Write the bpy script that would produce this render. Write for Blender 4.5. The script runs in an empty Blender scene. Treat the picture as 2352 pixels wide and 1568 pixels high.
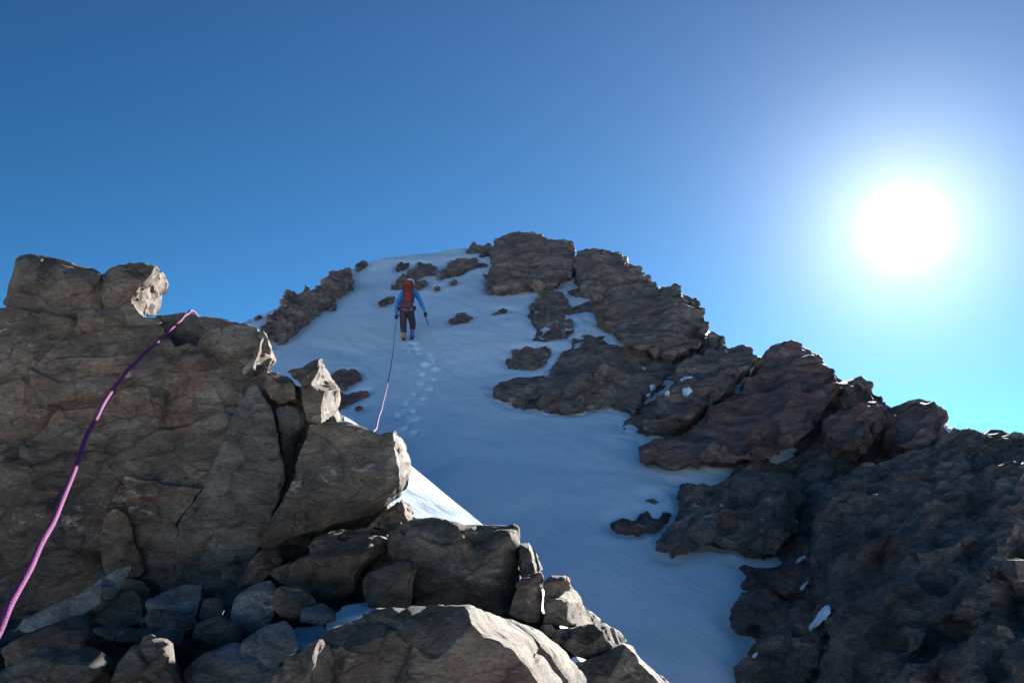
import bpy, bmesh, math, random
import numpy as np
from mathutils import Vector, Matrix
from mathutils.geometry import delaunay_2d_cdt
from mathutils.bvhtree import BVHTree

random.seed(7)
SC = bpy.context.scene
COL = SC.collection

# ------------------------------------------------------------------ camera
F = 2036.6                      # focal length in plan units (picture 2352 x 1568)
CX, CY = 1176.0, 784.0
PITCH = math.radians(13.0)
FWD = np.array([0.0, math.cos(PITCH), math.sin(PITCH)])
UP = np.array([0.0, -math.sin(PITCH), math.cos(PITCH)])
RGT = np.array([1.0, 0.0, 0.0])
cam_d = bpy.data.cameras.new('camera')
cam_d.sensor_width = 36.0
cam_d.lens = 36.0 * F / 2352.0
cam_d.clip_start = 0.05
cam_d.clip_end = 20000.0
cam = bpy.data.objects.new('camera', cam_d)
COL.objects.link(cam)
cam.location = (0, 0, 0)
cam.rotation_euler = (math.radians(90.0) + PITCH, 0, 0)
SC.camera = cam

# ------------------------------------------------------------------ sun and sky
_s = RGT * (2076 - CX) / F + UP * (CY - 522) / F + FWD
SUN = _s / np.linalg.norm(_s)
SUN_EL = math.asin(SUN[2])
SUN_AZ = math.atan2(SUN[0], SUN[1])          # clockwise from +Y
sun_d = bpy.data.lights.new('sun', 'SUN')
sun_d.energy = 5.0
sun_d.angle = math.radians(0.53)
sun_d.color = (1.0, 0.94, 0.86)
sun = bpy.data.objects.new('sun', sun_d)
COL.objects.link(sun)
sun.location = tuple(SUN * 60)
sun.rotation_euler = Vector(SUN).to_track_quat('Z', 'Y').to_euler()

world = bpy.data.worlds.new('World')
SC.world = world
world.use_nodes = True
wn, wl = world.node_tree.nodes, world.node_tree.links
wn.clear()
w_out = wn.new('ShaderNodeOutputWorld')
w_bg = wn.new('ShaderNodeBackground')
w_sky = wn.new('ShaderNodeTexSky')
w_sky.sky_type = 'NISHITA'
w_sky.sun_disc = False
w_sky.sun_elevation = SUN_EL
w_sky.sun_rotation = SUN_AZ
w_sky.altitude = 3600.0
w_sky.air_density = 1.0
w_sky.dust_density = 0.6
w_sky.ozone_density = 2.5
w_bg.inputs['Strength'].default_value = 0.1
w_tint = wn.new('ShaderNodeMix'); w_tint.data_type = 'RGBA'; w_tint.blend_type = 'MULTIPLY'
w_tint.inputs[0].default_value = 1.0
w_tint.inputs[7].default_value = (1.25, 2.95, 3.2, 1)      # deep, thin high-mountain blue
w_sc = wn.new('ShaderNodeVectorMath'); w_sc.operation = 'SCALE'; w_sc.inputs['Scale'].default_value = 0.12
w_gm = wn.new('ShaderNodeGamma'); w_gm.inputs['Gamma'].default_value = 1.3
wl.new(w_sky.outputs[0], w_sc.inputs[0]); wl.new(w_sc.outputs[0], w_gm.inputs['Color'])
wl.new(w_gm.outputs[0], w_tint.inputs[6])
wl.new(w_tint.outputs[2], w_bg.inputs['Color'])
# the sun's own disc and the aureole round it, by direction only
w_tc = wn.new('ShaderNodeTexCoord')
w_dot = wn.new('ShaderNodeVectorMath'); w_dot.operation = 'DOT_PRODUCT'
w_nrm = wn.new('ShaderNodeVectorMath'); w_nrm.operation = 'NORMALIZE'
wl.new(w_tc.outputs['Generated'], w_nrm.inputs[0])
wl.new(w_nrm.outputs[0], w_dot.inputs[0])
w_dot.inputs[1].default_value = tuple(SUN)
def wmath(op, a, b=None):
    n = wn.new('ShaderNodeMath'); n.operation = op
    for i, v in enumerate((a, b)):
        if v is None: continue
        if isinstance(v, (int, float)): n.inputs[i].default_value = v
        else: wl.new(v, n.inputs[i])
    return n.outputs[0]
ang = wmath('ARCCOSINE', wmath('MINIMUM', w_dot.outputs['Value'], 0.9999999))
core = wmath('MULTIPLY', wmath('EXPONENT', wmath('MULTIPLY', wmath('POWER', wmath('DIVIDE', ang, 0.020), 2.0), -1.0)), 2.4)
halo = wmath('MULTIPLY', wmath('EXPONENT', wmath('DIVIDE', ang, -0.065)), 0.38)
wide = wmath('MULTIPLY', wmath('EXPONENT', wmath('DIVIDE', ang, -0.30)), 0.042)
g1 = wmath('ADD', core, halo)
glow = wmath('ADD', g1, wide)
w_bg2 = wn.new('ShaderNodeBackground')
w_bg2.inputs['Color'].default_value = (0.95, 0.96, 1.0, 1)
wl.new(glow, w_bg2.inputs['Strength'])
w_add = wn.new('ShaderNodeAddShader')
wl.new(w_bg.outputs[0], w_add.inputs[0])
wl.new(w_bg2.outputs[0], w_add.inputs[1])
wl.new(w_add.outputs[0], w_out.inputs['Surface'])

vs = SC.view_settings
vs.view_transform = 'Standard'
vs.look = 'None'
vs.exposure = 1.95
vs.gamma = 1.0
vs.use_curve_mapping = False

# ------------------------------------------------------------------ helpers: plan to place
def ray(x, y):
    return FWD + RGT * ((x - CX) / F) + UP * ((CY - y) / F)
def P(x, y, d):
    return ray(x, y) * d
SLOPE = 0.563
SZ0 = -1.1 - 11 * SLOPE
def snow_d(x, y):
    r = ray(x, y)
    return SZ0 / (r[2] - SLOPE * r[1])
NS = np.array([0, -SLOPE, 1]) / math.hypot(1, SLOPE)
def over_snow(x, y, h):
    return snow_d(x, y) + h / float(ray(x, y) @ NS)
def mapper(x0, y0, k):
    return lambda pts: [(x0 + p[0] * k, y0 + p[1] * k) + tuple(p[2:]) for p in pts]
r1 = mapper(1004.5, 490.0, 0.3125)
r2 = mapper(1617.0, 735.0, 0.3125)
r3 = mapper(1347.5, 1004.5, 0.3594)
r5 = mapper(551.2, 526.7, 0.2604)
rl = mapper(490.0, 661.5, 0.25)
z1 = mapper(0.0, 539.0, 0.25)

# ------------------------------------------------------------------ numpy noise
def _hash(ix, iy, iz, s):
    h = (ix.astype(np.int64) * 374761393 + iy.astype(np.int64) * 668265263 + iz.astype(np.int64) * 2147483647 + s * 1274126177) & 0xFFFFFFFF
    h = ((h ^ (h >> 13)) * 1274126177) & 0xFFFFFFFF
    h = ((h ^ (h >> 16)) * 2246822519) & 0xFFFFFFFF
    return (h ^ (h >> 15)) & 0xFFFFFFFF
def vnoise(p, s=0):
    i = np.floor(p).astype(np.int64); f = p - i
    u = f * f * f * (f * (f * 6 - 15) + 10)
    r = 0
    for dx in (0, 1):
        wx = u[:, 0] if dx else 1 - u[:, 0]
        for dy in (0, 1):
            wy = u[:, 1] if dy else 1 - u[:, 1]
            for dz in (0, 1):
                wz = u[:, 2] if dz else 1 - u[:, 2]
                r = r + wx * wy * wz * (_hash(i[:, 0] + dx, i[:, 1] + dy, i[:, 2] + dz, s) / 4294967295.0)
    return r * 2 - 1
def fbm(p, octv=4, s=0, gain=0.5):
    a, r, q = 1.0, 0, p.copy()
    for k in range(octv):
        r = r + a * vnoise(q, s + k * 17)
        q = q * 2.03 + 11.3
        a *= gain
    return r
def facets(p, s=0):
    """broken-block relief: each cell its own height and tilt, joints between them; returns (height, joint distance)"""
    i = np.floor(p).astype(np.int64)
    n = len(p)
    b1 = np.full(n, 9.0); b2 = np.full(n, 9.0); hv = np.zeros(n)
    for dx in (-1, 0, 1):
        for dy in (-1, 0, 1):
            for dz in (-1, 0, 1):
                cx, cy, cz = i[:, 0] + dx, i[:, 1] + dy, i[:, 2] + dz
                h = _hash(cx, cy, cz, s)
                c0 = cx + 0.1 + 0.8 * ((h & 1023) / 1023.0)
                c1 = cy + 0.1 + 0.8 * (((h >> 10) & 1023) / 1023.0)
                c2 = cz + 0.1 + 0.8 * (((h >> 20) & 1023) / 1023.0)
                e0, e1, e2 = p[:, 0] - c0, p[:, 1] - c1, p[:, 2] - c2
                d = e0 * e0 + e1 * e1 + e2 * e2
                h2 = _hash(cx, cy, cz, s + 991)
                t0 = ((h2 & 255) / 127.5 - 1); t1 = (((h2 >> 8) & 255) / 127.5 - 1); t2 = (((h2 >> 16) & 255) / 127.5 - 1)
                v = ((h2 >> 24) / 127.5 - 1) * 0.6 + (e0 * t0 + e1 * t1 + e2 * t2) * 0.8
                near = d < b1
                b2 = np.where(near, b1, np.minimum(b2, d))
                hv = np.where(near, v, hv)
                b1 = np.where(near, d, b1)
    return hv, np.sqrt(b2) - np.sqrt(b1)
def blocks(p, s=0):
    """jointed rock: flat-topped blocks with steep sides, cut along three joint directions"""
    i = np.floor(p).astype(np.int64)
    h = np.full(len(p), -9.0)
    for dx in (-1, 0, 1):
        for dy in (-1, 0, 1):
            for dz in (-1, 0, 1):
                cx, cy, cz = i[:, 0] + dx, i[:, 1] + dy, i[:, 2] + dz
                a = _hash(cx, cy, cz, s)
                e0 = p[:, 0] - (cx + 0.1 + 0.8 * ((a & 1023) / 1023.0))
                e1 = p[:, 1] - (cy + 0.1 + 0.8 * (((a >> 10) & 1023) / 1023.0))
                e2 = p[:, 2] - (cz + 0.1 + 0.8 * (((a >> 20) & 1023) / 1023.0))
                b = _hash(cx, cy, cz, s + 991)
                t0 = ((b & 255) / 127.5 - 1); t1 = (((b >> 8) & 255) / 127.5 - 1); t2 = (((b >> 16) & 255) / 127.5 - 1)
                m = np.maximum(np.maximum(np.abs(e0 + 0.25 * e1 * t1), np.abs(e1 - 0.25 * e0 * t0)), np.abs(e2))
                v = ((b >> 24) / 127.5 - 1) * 0.6 + (e0 * t0 + e1 * t1 + e2 * t2) * 0.6 - 2.6 * np.maximum(0, m - 0.42)
                h = np.maximum(h, v)
    return h
def rotm(seed):
    rs = np.random.RandomState(seed)
    q, _ = np.linalg.qr(rs.randn(3, 3))
    return q

# ------------------------------------------------------------------ materials
def nodes_of(name):
    m = bpy.data.materials.new(name); m.use_nodes = True
    nt = m.node_tree
    return m, nt.nodes, nt.links, nt.nodes['Principled BSDF']
def ramp(n, stops):
    r = n.new('ShaderNodeValToRGB')
    e = r.color_ramp.elements
    e[0].position, e[0].color = stops[0][0], tuple(stops[0][1]) + (1,)
    e[1].position, e[1].color = stops[-1][0], tuple(stops[-1][1]) + (1,)
    for p, c in stops[1:-1]:
        k = e.new(p); k.color = tuple(c) + (1,)
    return r
def noise_node(n, l, vec, scale, detail=6, rough=0.6, dist=0.0):
    t = n.new('ShaderNodeTexNoise')
    t.inputs['Scale'].default_value = scale
    t.inputs['Detail'].default_value = detail
    t.inputs['Roughness'].default_value = rough
    t.inputs['Distortion'].default_value = dist
    l.new(vec, t.inputs['Vector'])
    return t
def mixc(n, l, fac, a, b, mode='MIX'):
    m = n.new('ShaderNodeMix'); m.data_type = 'RGBA'; m.blend_type = mode
    for sock, v in ((m.inputs[0], fac), (m.inputs[6], a), (m.inputs[7], b)):
        if isinstance(v, (int, float)): sock.default_value = v
        elif isinstance(v, tuple): sock.default_value = v + (1,) if len(v) == 3 else v
        else: l.new(v, sock)
    return m.outputs[2]
def rock_mat(name, dark, mid, light, rust, rust_amt=0.5, lichen=0.5, scale=1.0, bump=0.8, bumpd=0.014):
    m, n, l, bs = nodes_of(name)
    geo = n.new('ShaderNodeNewGeometry')
    mp = n.new('ShaderNodeMapping'); mp.inputs['Rotation'].default_value = (0.35, 0.5, 0.2)
    mp.inputs['Scale'].default_value = (scale, scale, scale * 2.2)
    l.new(geo.outputs['Position'], mp.inputs['Vector'])
    v = mp.outputs['Vector']
    big = noise_node(n, l, v, 1.1, 8, 0.62, 0.4)
    c = ramp(n, [(0.30, dark), (0.5, mid), (0.72, light)])
    l.new(big.outputs['Fac'], c.inputs['Fac'])
    med = noise_node(n, l, v, 5.5, 9, 0.7, 0.2)
    cm = ramp(n, [(0.33, (0.42, 0.42, 0.43)), (0.67, (1.6, 1.55, 1.46))])
    l.new(med.outputs['Fac'], cm.inputs['Fac'])
    col = mixc(n, l, 1.0, c.outputs['Color'], cm.outputs['Color'], 'MULTIPLY')
    ru = noise_node(n, l, v, 1.9, 6, 0.6, 1.2)
    rr = ramp(n, [(0.50, (0, 0, 0)), (0.68, (rust_amt,) * 3)])
    l.new(ru.outputs['Fac'], rr.inputs['Fac'])
    col = mixc(n, l, rr.outputs['Color'], col, rust)
    li = noise_node(n, l, v, 9.0, 10, 0.72, 0.6)
    li2 = noise_node(n, l, v, 1.6, 3, 0.5, 0.0)
    lr = ramp(n, [(0.56, (0, 0, 0)), (0.66, (lichen,) * 3)])
    l.new(li.outputs['Fac'], lr.inputs['Fac'])
    lr2 = ramp(n, [(0.48, (0, 0, 0)), (0.60, (1, 1, 1))])
    l.new(li2.outputs['Fac'], lr2.inputs['Fac'])
    lf = mixc(n, l, 1.0, lr.outputs['Color'], lr2.outputs['Color'], 'MULTIPLY')
    col = mixc(n, l, lf, col, tuple(min(1, x * 2.1 + 0.02) for x in light))
    fine = noise_node(n, l, v, 42.0, 6, 0.75)
    fr = ramp(n, [(0.32, (0.5, 0.5, 0.5)), (0.68, (1.5, 1.49, 1.46))])
    l.new(fine.outputs['Fac'], fr.inputs['Fac'])
    col = mixc(n, l, 1.0, col, fr.outputs['Color'], 'MULTIPLY')
    l.new(col, bs.inputs['Base Color'])
    bs.inputs['Roughness'].default_value = 0.82
    bs.inputs['Specular IOR Level'].default_value = 0.3
    b1 = noise_node(n, l, v, 24.0, 12, 0.74, 0.1)
    vo = n.new('ShaderNodeTexVoronoi'); vo.feature = 'DISTANCE_TO_EDGE'
    vo.inputs['Scale'].default_value = 3.2
    wv = n.new('ShaderNodeVectorMath'); wv.operation = 'ADD'
    wsc = n.new('ShaderNodeVectorMath'); wsc.operation = 'SCALE'; wsc.inputs['Scale'].default_value = 0.10
    l.new(b1.outputs['Color'], wsc.inputs[0])
    l.new(v, wv.inputs[0]); l.new(wsc.outputs[0], wv.inputs[1])
    l.new(wv.outputs[0], vo.inputs['Vector'])
    vr = ramp(n, [(0.0, (0.35, 0.35, 0.35)), (0.02, (1, 1, 1))])
    l.new(vo.outputs['Distance'], vr.inputs['Fac'])
    hm = mixc(n, l, 1.0, b1.outputs['Fac'], vr.outputs['Color'], 'MULTIPLY')
    bp = n.new('ShaderNodeBump')
    bp.inputs['Strength'].default_value = bump
    bp.inputs['Distance'].default_value = bumpd
    l.new(hm, bp.inputs['Height'])
    l.new(bp.outputs['Normal'], bs.inputs['Normal'])
    return m
def plain_mat(name, color, rough=0.7, var=0.25, scale=30, metal=0.0):
    m, n, l, bs = nodes_of(name)
    tc = n.new('ShaderNodeTexCoord')
    t = noise_node(n, l, tc.outputs['Object'], scale, 4, 0.6)
    r = ramp(n, [(0.3, tuple(c * (1 - var) for c in color)), (0.7, tuple(min(1, c * (1 + var)) for c in color))])
    l.new(t.outputs['Fac'], r.inputs['Fac'])
    l.new(r.outputs['Color'], bs.inputs['Base Color'])
    bs.inputs['Roughness'].default_value = rough
    bs.inputs['Metallic'].default_value = metal
    return m
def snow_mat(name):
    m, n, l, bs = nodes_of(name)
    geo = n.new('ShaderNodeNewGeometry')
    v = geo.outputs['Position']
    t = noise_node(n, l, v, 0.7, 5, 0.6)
    r = ramp(n, [(0.3, (0.63, 0.79, 0.92)), (0.7, (0.69, 0.84, 0.96))])  # base colour carries the blue of shade, bluer than snow itself
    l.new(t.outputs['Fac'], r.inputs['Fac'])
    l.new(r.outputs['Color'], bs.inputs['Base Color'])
    bs.inputs['Roughness'].default_value = 0.6
    bs.inputs['Specular IOR Level'].default_value = 0.25
    mp = n.new('ShaderNodeMapping')
    mp.inputs['Rotation'].default_value = (0, 0, math.radians(54))
    l.new(v, mp.inputs['Vector'])
    mp2 = n.new('ShaderNodeMapping'); mp2.inputs['Scale'].default_value = (1.5, 7.5, 3.0)
    l.new(mp.outputs['Vector'], mp2.inputs['Vector'])
    b = noise_node(n, l, mp2.outputs['Vector'], 1.3, 5, 0.6, 0.5)
    b2 = noise_node(n, l, v, 14, 6, 0.7)
    s = mixc(n, l, 0.25, b.outputs['Fac'], b2.outputs['Fac'])
    bp = n.new('ShaderNodeBump'); bp.inputs['Strength'].default_value = 0.25; bp.inputs['Distance'].default_value = 0.07
    l.new(s, bp.inputs['Height']); l.new(bp.outputs['Normal'], bs.inputs['Normal'])
    return m
M = {}
M['rock'] = rock_mat('weathered_rock', (0.056, 0.05, 0.046), (0.118, 0.10, 0.086), (0.21, 0.19, 0.17), (0.17, 0.09, 0.06), 0.6, 0.8, 1.5)
M['rock_dark'] = rock_mat('dark_slate', (0.055, 0.058, 0.058), (0.10, 0.103, 0.10), (0.165, 0.163, 0.155), (0.15, 0.085, 0.055), 0.35, 0.5, 1.7)
M['rock_blue'] = rock_mat('blue_slate', (0.13, 0.14, 0.148), (0.185, 0.2, 0.21), (0.27, 0.28, 0.29), (0.17, 0.11, 0.08), 0.25, 0.4, 1.8)
M['rock_brown'] = rock_mat('brown_rock', (0.08, 0.062, 0.052), (0.145, 0.11, 0.088), (0.22, 0.18, 0.15), (0.22, 0.10, 0.06), 0.65, 0.6, 1.6)
M['rock_grey'] = rock_mat('grey_rock', (0.056, 0.052, 0.048), (0.106, 0.097, 0.087), (0.185, 0.172, 0.156), (0.16, 0.088, 0.058), 0.5, 0.8, 1.6)
M['ridge'] = rock_mat('ridge_rock', (0.10, 0.09, 0.089), (0.185, 0.162, 0.154), (0.27, 0.24, 0.225), (0.22, 0.12, 0.095), 0.55, 0.8, 0.5, 0.9, 0.11)
M['ridge_red'] = rock_mat('red_ridge_rock', (0.12, 0.086, 0.086), (0.205, 0.142, 0.136), (0.28, 0.21, 0.195), (0.25, 0.115, 0.095), 0.65, 0.7, 0.5, 0.9, 0.11)
M['snow'] = snow_mat('shade_tinted_snow')

# ------------------------------------------------------------------ object helpers
def tag(o, label=None, cat=None, group=None, kind=None):
    if label: o['label'] = label
    if cat: o['category'] = cat
    if group: o['group'] = group
    if kind: o['kind'] = kind
    return o
def link(name, me, mat, parent=None):
    o = bpy.data.objects.new(name, me)
    COL.objects.link(o)
    if mat: me.materials.append(mat)
    if parent: o.parent = parent
    return o
def empty(name, loc):
    o = bpy.data.objects.new(name, None)
    o.empty_display_size = 0.1
    o.location = tuple(loc)
    COL.objects.link(o)
    return o
def inside(x, y, poly):
    c = False
    j = len(poly) - 1
    for i in range(len(poly)):
        xi, yi = poly[i][0], poly[i][1]; xj, yj = poly[j][0], poly[j][1]
        if (yi > y) != (yj > y) and x < (xj - xi) * (y - yi) / (yj - yi) + xi:
            c = not c
        j = i
    return c
def edge_dist(x, y, poly):
    b = 1e9
    for i in range(len(poly)):
        ax, ay = poly[i][0], poly[i][1]; bx, by = poly[(i + 1) % len(poly)][0], poly[(i + 1) % len(poly)][1]
        vx, vy = bx - ax, by - ay
        t = max(0, min(1, ((x - ax) * vx + (y - ay) * vy) / (vx * vx + vy * vy + 1e-9)))
        b = min(b, math.hypot(x - ax - t * vx, y - ay - t * vy))
    return b

def solid(outline, depth, inner=(), back=0.3, bulge=0.0, step=None, seed=1, shrink=0.8, maxseg=None, jit=0.0, sky_back=None):
    """a closed rock: traced outline with inner ridge points in front, body and back of real thickness behind"""
    rs = random.Random(seed)
    pts = [(p[0], p[1], p[2] if len(p) > 2 else 0.0) for p in outline]
    area = sum(pts[i][0] * pts[(i + 1) % len(pts)][1] - pts[(i + 1) % len(pts)][0] * pts[i][1] for i in range(len(pts)))
    if area < 0: pts.reverse()
    if maxseg:
        q = []
        for i, a in enumerate(pts):
            b = pts[(i + 1) % len(pts)]
            L = math.hypot(b[0] - a[0], b[1] - a[1]); k = max(1, int(L / maxseg))
            q.append(a)
            for t in range(1, k):
                s = t / k
                q.append((a[0] + (b[0] - a[0]) * s + rs.uniform(-1, 1) * jit, a[1] + (b[1] - a[1]) * s + rs.uniform(-1, 1) * jit, a[2] + (b[2] - a[2]) * s))
        pts = q
    nb = len(pts)
    ins = [tuple(p) for p in inner if inside(p[0], p[1], pts)]
    if step:
        xs = [p[0] for p in pts]; ys = [p[1] for p in pts]
        y = min(ys)
        row = 0
        while y < max(ys):
            x = min(xs) + (step / 2 if row % 2 else 0)
            while x < max(xs):
                px, py = x + rs.uniform(-.35, .35) * step, y + rs.uniform(-.35, .35) * step
                if inside(px, py, pts):
                    ed = edge_dist(px, py, pts)
                    if ed > step * 0.3 and all(math.hypot(px - q[0], py - q[1]) > step * 0.6 for q in inner):
                        k = min(1.0, ed / (step * 1.6)) ** 0.6
                        ins.append((px, py, -bulge * k * rs.uniform(0.1, 1.0)))
                x += step
            y += step; row += 1
    allp = pts + ins
    vv, ee, ff, ov, oe, of = delaunay_2d_cdt([Vector((p[0], p[1])) for p in allp], [], [list(range(nb))], 1, 1e-4)
    d_at = depth if callable(depth) else (lambda x, y: depth)
    co = []
    for i, v in enumerate(vv):
        off = allp[ov[i][0]][2] if ov[i] else 0.0
        co.append(P(v.x, v.y, max(0.3, d_at(v.x, v.y) + off)))
    # boundary of the triangulation, in order
    cnt = {}
    for f in ff:
        for a, b in zip(f, f[1:] + f[:1]):
            cnt[(a, b)] = 1
    bnd = [(a, b) for (a, b) in cnt if (b, a) not in cnt]
    cxy = np.mean([(p[0], p[1]) for p in pts], axis=0)
    w = ray(*cxy); w = w / np.linalg.norm(w)
    if sky_back is not None: w = np.array(sky_back) / np.linalg.norm(sky_back)
    cen = np.mean([co[a] for a, b in bnd], axis=0)
    n0 = len(co)
    mapb = {}
    verts = list(co)
    for a, b in bnd:
        q = cen + (co[a] - cen) * shrink + w * back * rs.uniform(0.85, 1.15)
        mapb[a] = len(verts); verts.append(q)
    faces = [list(f) for f in ff]
    for a, b in bnd: faces.append([b, a, mapb[a], mapb[b]])
    cap = len(verts); verts.append(cen + w * back * 1.25)
    for a, b in bnd: faces.append([mapb[b], mapb[a], cap])
    me = bpy.data.meshes.new('solid')
    me.from_pydata([tuple(v) for v in verts], [], faces)
    bm = bmesh.new(); bm.from_mesh(me)
    bmesh.ops.recalc_face_normals(bm, faces=bm.faces)
    bm.to_mesh(me); bm.free()
    return me

def remesh(me, vox):
    o = bpy.data.objects.new('tmp', me)
    COL.objects.link(o)
    md = o.modifiers.new('r', 'REMESH'); md.mode = 'VOXEL'; md.voxel_size = vox; md.use_smooth_shade = True
    dg = bpy.context.evaluated_depsgraph_get()
    out = bpy.data.meshes.new_from_object(o.evaluated_get(dg))
    bpy.data.objects.remove(o); bpy.data.meshes.remove(me)
    return out
def chisel(me, ratio, angle):
    o = bpy.data.objects.new('tmp', me)
    COL.objects.link(o)
    md = o.modifiers.new('d', 'DECIMATE'); md.decimate_type = 'COLLAPSE'; md.ratio = ratio
    dg = bpy.context.evaluated_depsgraph_get()
    out = bpy.data.meshes.new_from_object(o.evaluated_get(dg))
    bpy.data.objects.remove(o); bpy.data.meshes.remove(me)
    out.polygons.foreach_set('use_smooth', np.full(len(out.polygons), True))
    out.set_sharp_from_angle(angle=math.radians(angle))
    return out
def get_co(me):
    a = np.empty(len(me.vertices) * 3); me.vertices.foreach_get('co', a); return a.reshape(-1, 3)
def get_no(me):
    a = np.empty(len(me.vertices) * 3, dtype=np.float32); me.vertex_normals.foreach_get('vector', a); return a.reshape(-1, 3).astype(float)
def roughen(me, size, amp, seed, aniso=(1, 1, 2.0), fine=0.35, crack=0.5, levels=2, facet=1.0, rot=None, lw=(0.38, 0.15), jointed=False):
    p = get_co(me); nn = get_no(me)
    R = rotm(seed) if rot is None else rot
    q = p @ R * np.array(aniso) / size
    q = q + 0.10 * np.stack([vnoise(q * 1.7 + 5, seed), vnoise(q * 1.7 + 31, seed + 1), vnoise(q * 1.7 + 71, seed + 2)], 1)
    if jointed:
        d = amp * (blocks(q, seed) - 0.35 + lw[0] * (blocks(q * 2.6 + 3.3, seed + 5) - 0.35))
        if levels > 2: d = d + amp * lw[1] * (blocks(q * 6.3 + 8.3, seed + 9) - 0.35)
        levels = 0
    else:
        h, j = facets(q, seed)
        d = amp * facet * (h - crack * np.exp(-(j / 0.05) ** 2))
    if levels > 1:
        h2, j2 = facets(q * 2.7 + 3.3, seed + 5)
        d = d + amp * facet * lw[0] * (h2 - crack * 0.8 * np.exp(-(j2 / 0.06) ** 2))
    if levels > 2:
        h3, j3 = facets(q * 7.1 + 8.3, seed + 9)
        d = d + amp * facet * lw[1] * (h3 - crack * 0.6 * np.exp(-(j3 / 0.08) ** 2))
    d = d + amp * fine * fbm(p / size * 4.0, 5, seed + 40, 0.55)
    p = p + nn * d[:, None]
    me.vertices.foreach_set('co', p.ravel())
    me.update()
_z = np.array([-0.55, 0.35, 0.76]); _z /= np.linalg.norm(_z)
_x = np.cross(_z, [0, 1, 0]); _x /= np.linalg.norm(_x)
STRATA = np.stack([_x, np.cross(_z, _x), _z], 1)
_z = np.array([-0.36, 0.25, 0.9]); _z /= np.linalg.norm(_z)
_x = np.cross(_z, [0, 1, 0]); _x /= np.linalg.norm(_x)
STRATA2 = np.stack([_x, np.cross(_z, _x), _z], 1)
BUILT = []
def rock(name, label, cat, outline, depth, mat='rock', inner=(), back=0.3, bulge=0.05, step=None, vox=0.008, size=0.25, amp=0.012, seed=1,
         parent=None, group=None, shrink=0.8, maxseg=None, jit=0.0, sky_back=None, smooth=True, kind=None, aniso=(1, 1, 2.0), fine=0.35, crack=0.5, levels=2, facet=1.0, rot=None, dec=0.13, sharp=24, lw=(0.38, 0.15), jointed=False):
    me = solid(outline, depth, inner, back, bulge, step, seed, shrink, maxseg, jit, sky_back)
    me = remesh(me, vox * (1.3 if facet > 0 else 1.0))
    roughen(me, size, amp, seed, aniso, fine, crack, levels, facet, rot, lw, jointed)
    if facet > 0 and dec: me = chisel(me, dec, sharp)
    p = get_co(me)
    base = np.array([p[:, 0].mean(), p[:, 1].mean(), p[:, 2].min()])
    off = base
    if parent is not None:
        off = np.array(parent.location)
    me.vertices.foreach_set('co', (p - off).ravel())
    if not (facet > 0 and dec): me.polygons.foreach_set('use_smooth', np.full(len(me.polygons), smooth))
    me.name = name
    me.update()
    o = link(name, me, M[mat], parent)
    if parent is None: o.location = tuple(base)
    tag(o, label, cat, group, kind)
    BUILT.append((o, p))
    return o

# ================================================================== SETTING
# unseen snowfield below and peaks behind the camera, added to bounce sunlight
N = 140
gi = np.linspace(-1, 1, N + 1)
gi = np.sign(gi) * np.abs(gi) ** 2.2 * 9000
GX, GY = np.meshgrid(gi, gi)
gxf, gyf = GX.ravel(), GY.ravel()
gr = np.hypot(gxf, gyf)
pp = np.stack([gxf, gyf, np.zeros_like(gxf)], 1)
ridged = 1 - np.abs(fbm(pp / 1400.0, 5, 71))
behind = np.clip((-gyf - 500) / 1500.0, 0, 1) * np.clip((7500 - gr) / 2500.0, 0, 1)
gz = -260 + 40 * fbm(pp / 700.0, 3, 72) - gr * 0.003 + behind * (60 + 330 * np.clip(ridged, 0, 1.2) ** 2.0)
gidx = np.arange((N + 1) ** 2).reshape(N + 1, N + 1)
gq = np.stack([gidx[:-1, :-1], gidx[:-1, 1:], gidx[1:, 1:], gidx[1:, :-1]], -1).reshape(-1, 4)
me = bpy.data.meshes.new('bounce_glacier')
me.from_pydata(np.stack([gxf, gyf, gz], 1).tolist(), [], gq.tolist())
mg, n, l, bs = nodes_of('bounce_snow_and_rock')
geo = n.new('ShaderNodeNewGeometry')
sx = n.new('ShaderNodeSeparateXYZ'); l.new(geo.outputs['Normal'], sx.inputs[0])
gn = noise_node(n, l, geo.outputs['Position'], 0.004, 6, 0.6)
ad = n.new('ShaderNodeMath'); ad.operation = 'MULTIPLY_ADD'; ad.inputs[1].default_value = 0.5
l.new(gn.outputs['Fac'], ad.inputs[0]); l.new(sx.outputs['Z'], ad.inputs[2])
gr_ = ramp(n, [(0.98, (0.13, 0.12, 0.12)), (1.06, (0.78, 0.80, 0.82))])
mr_ = n.new('ShaderNodeMapRange'); mr_.inputs[1].default_value = 0.0; mr_.inputs[2].default_value = 1.2
gr_.color_ramp.elements[0].position = 0.82; gr_.color_ramp.elements[1].position = 0.90
l.new(ad.outputs[0], mr_.inputs[0]); l.new(mr_.outputs[0], gr_.inputs['Fac'])
l.new(gr_.outputs['Color'], bs.inputs['Base Color']); bs.inputs['Roughness'].default_value = 0.8
tag(link('bounce_glacier', me, mg), kind='structure')

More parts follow.
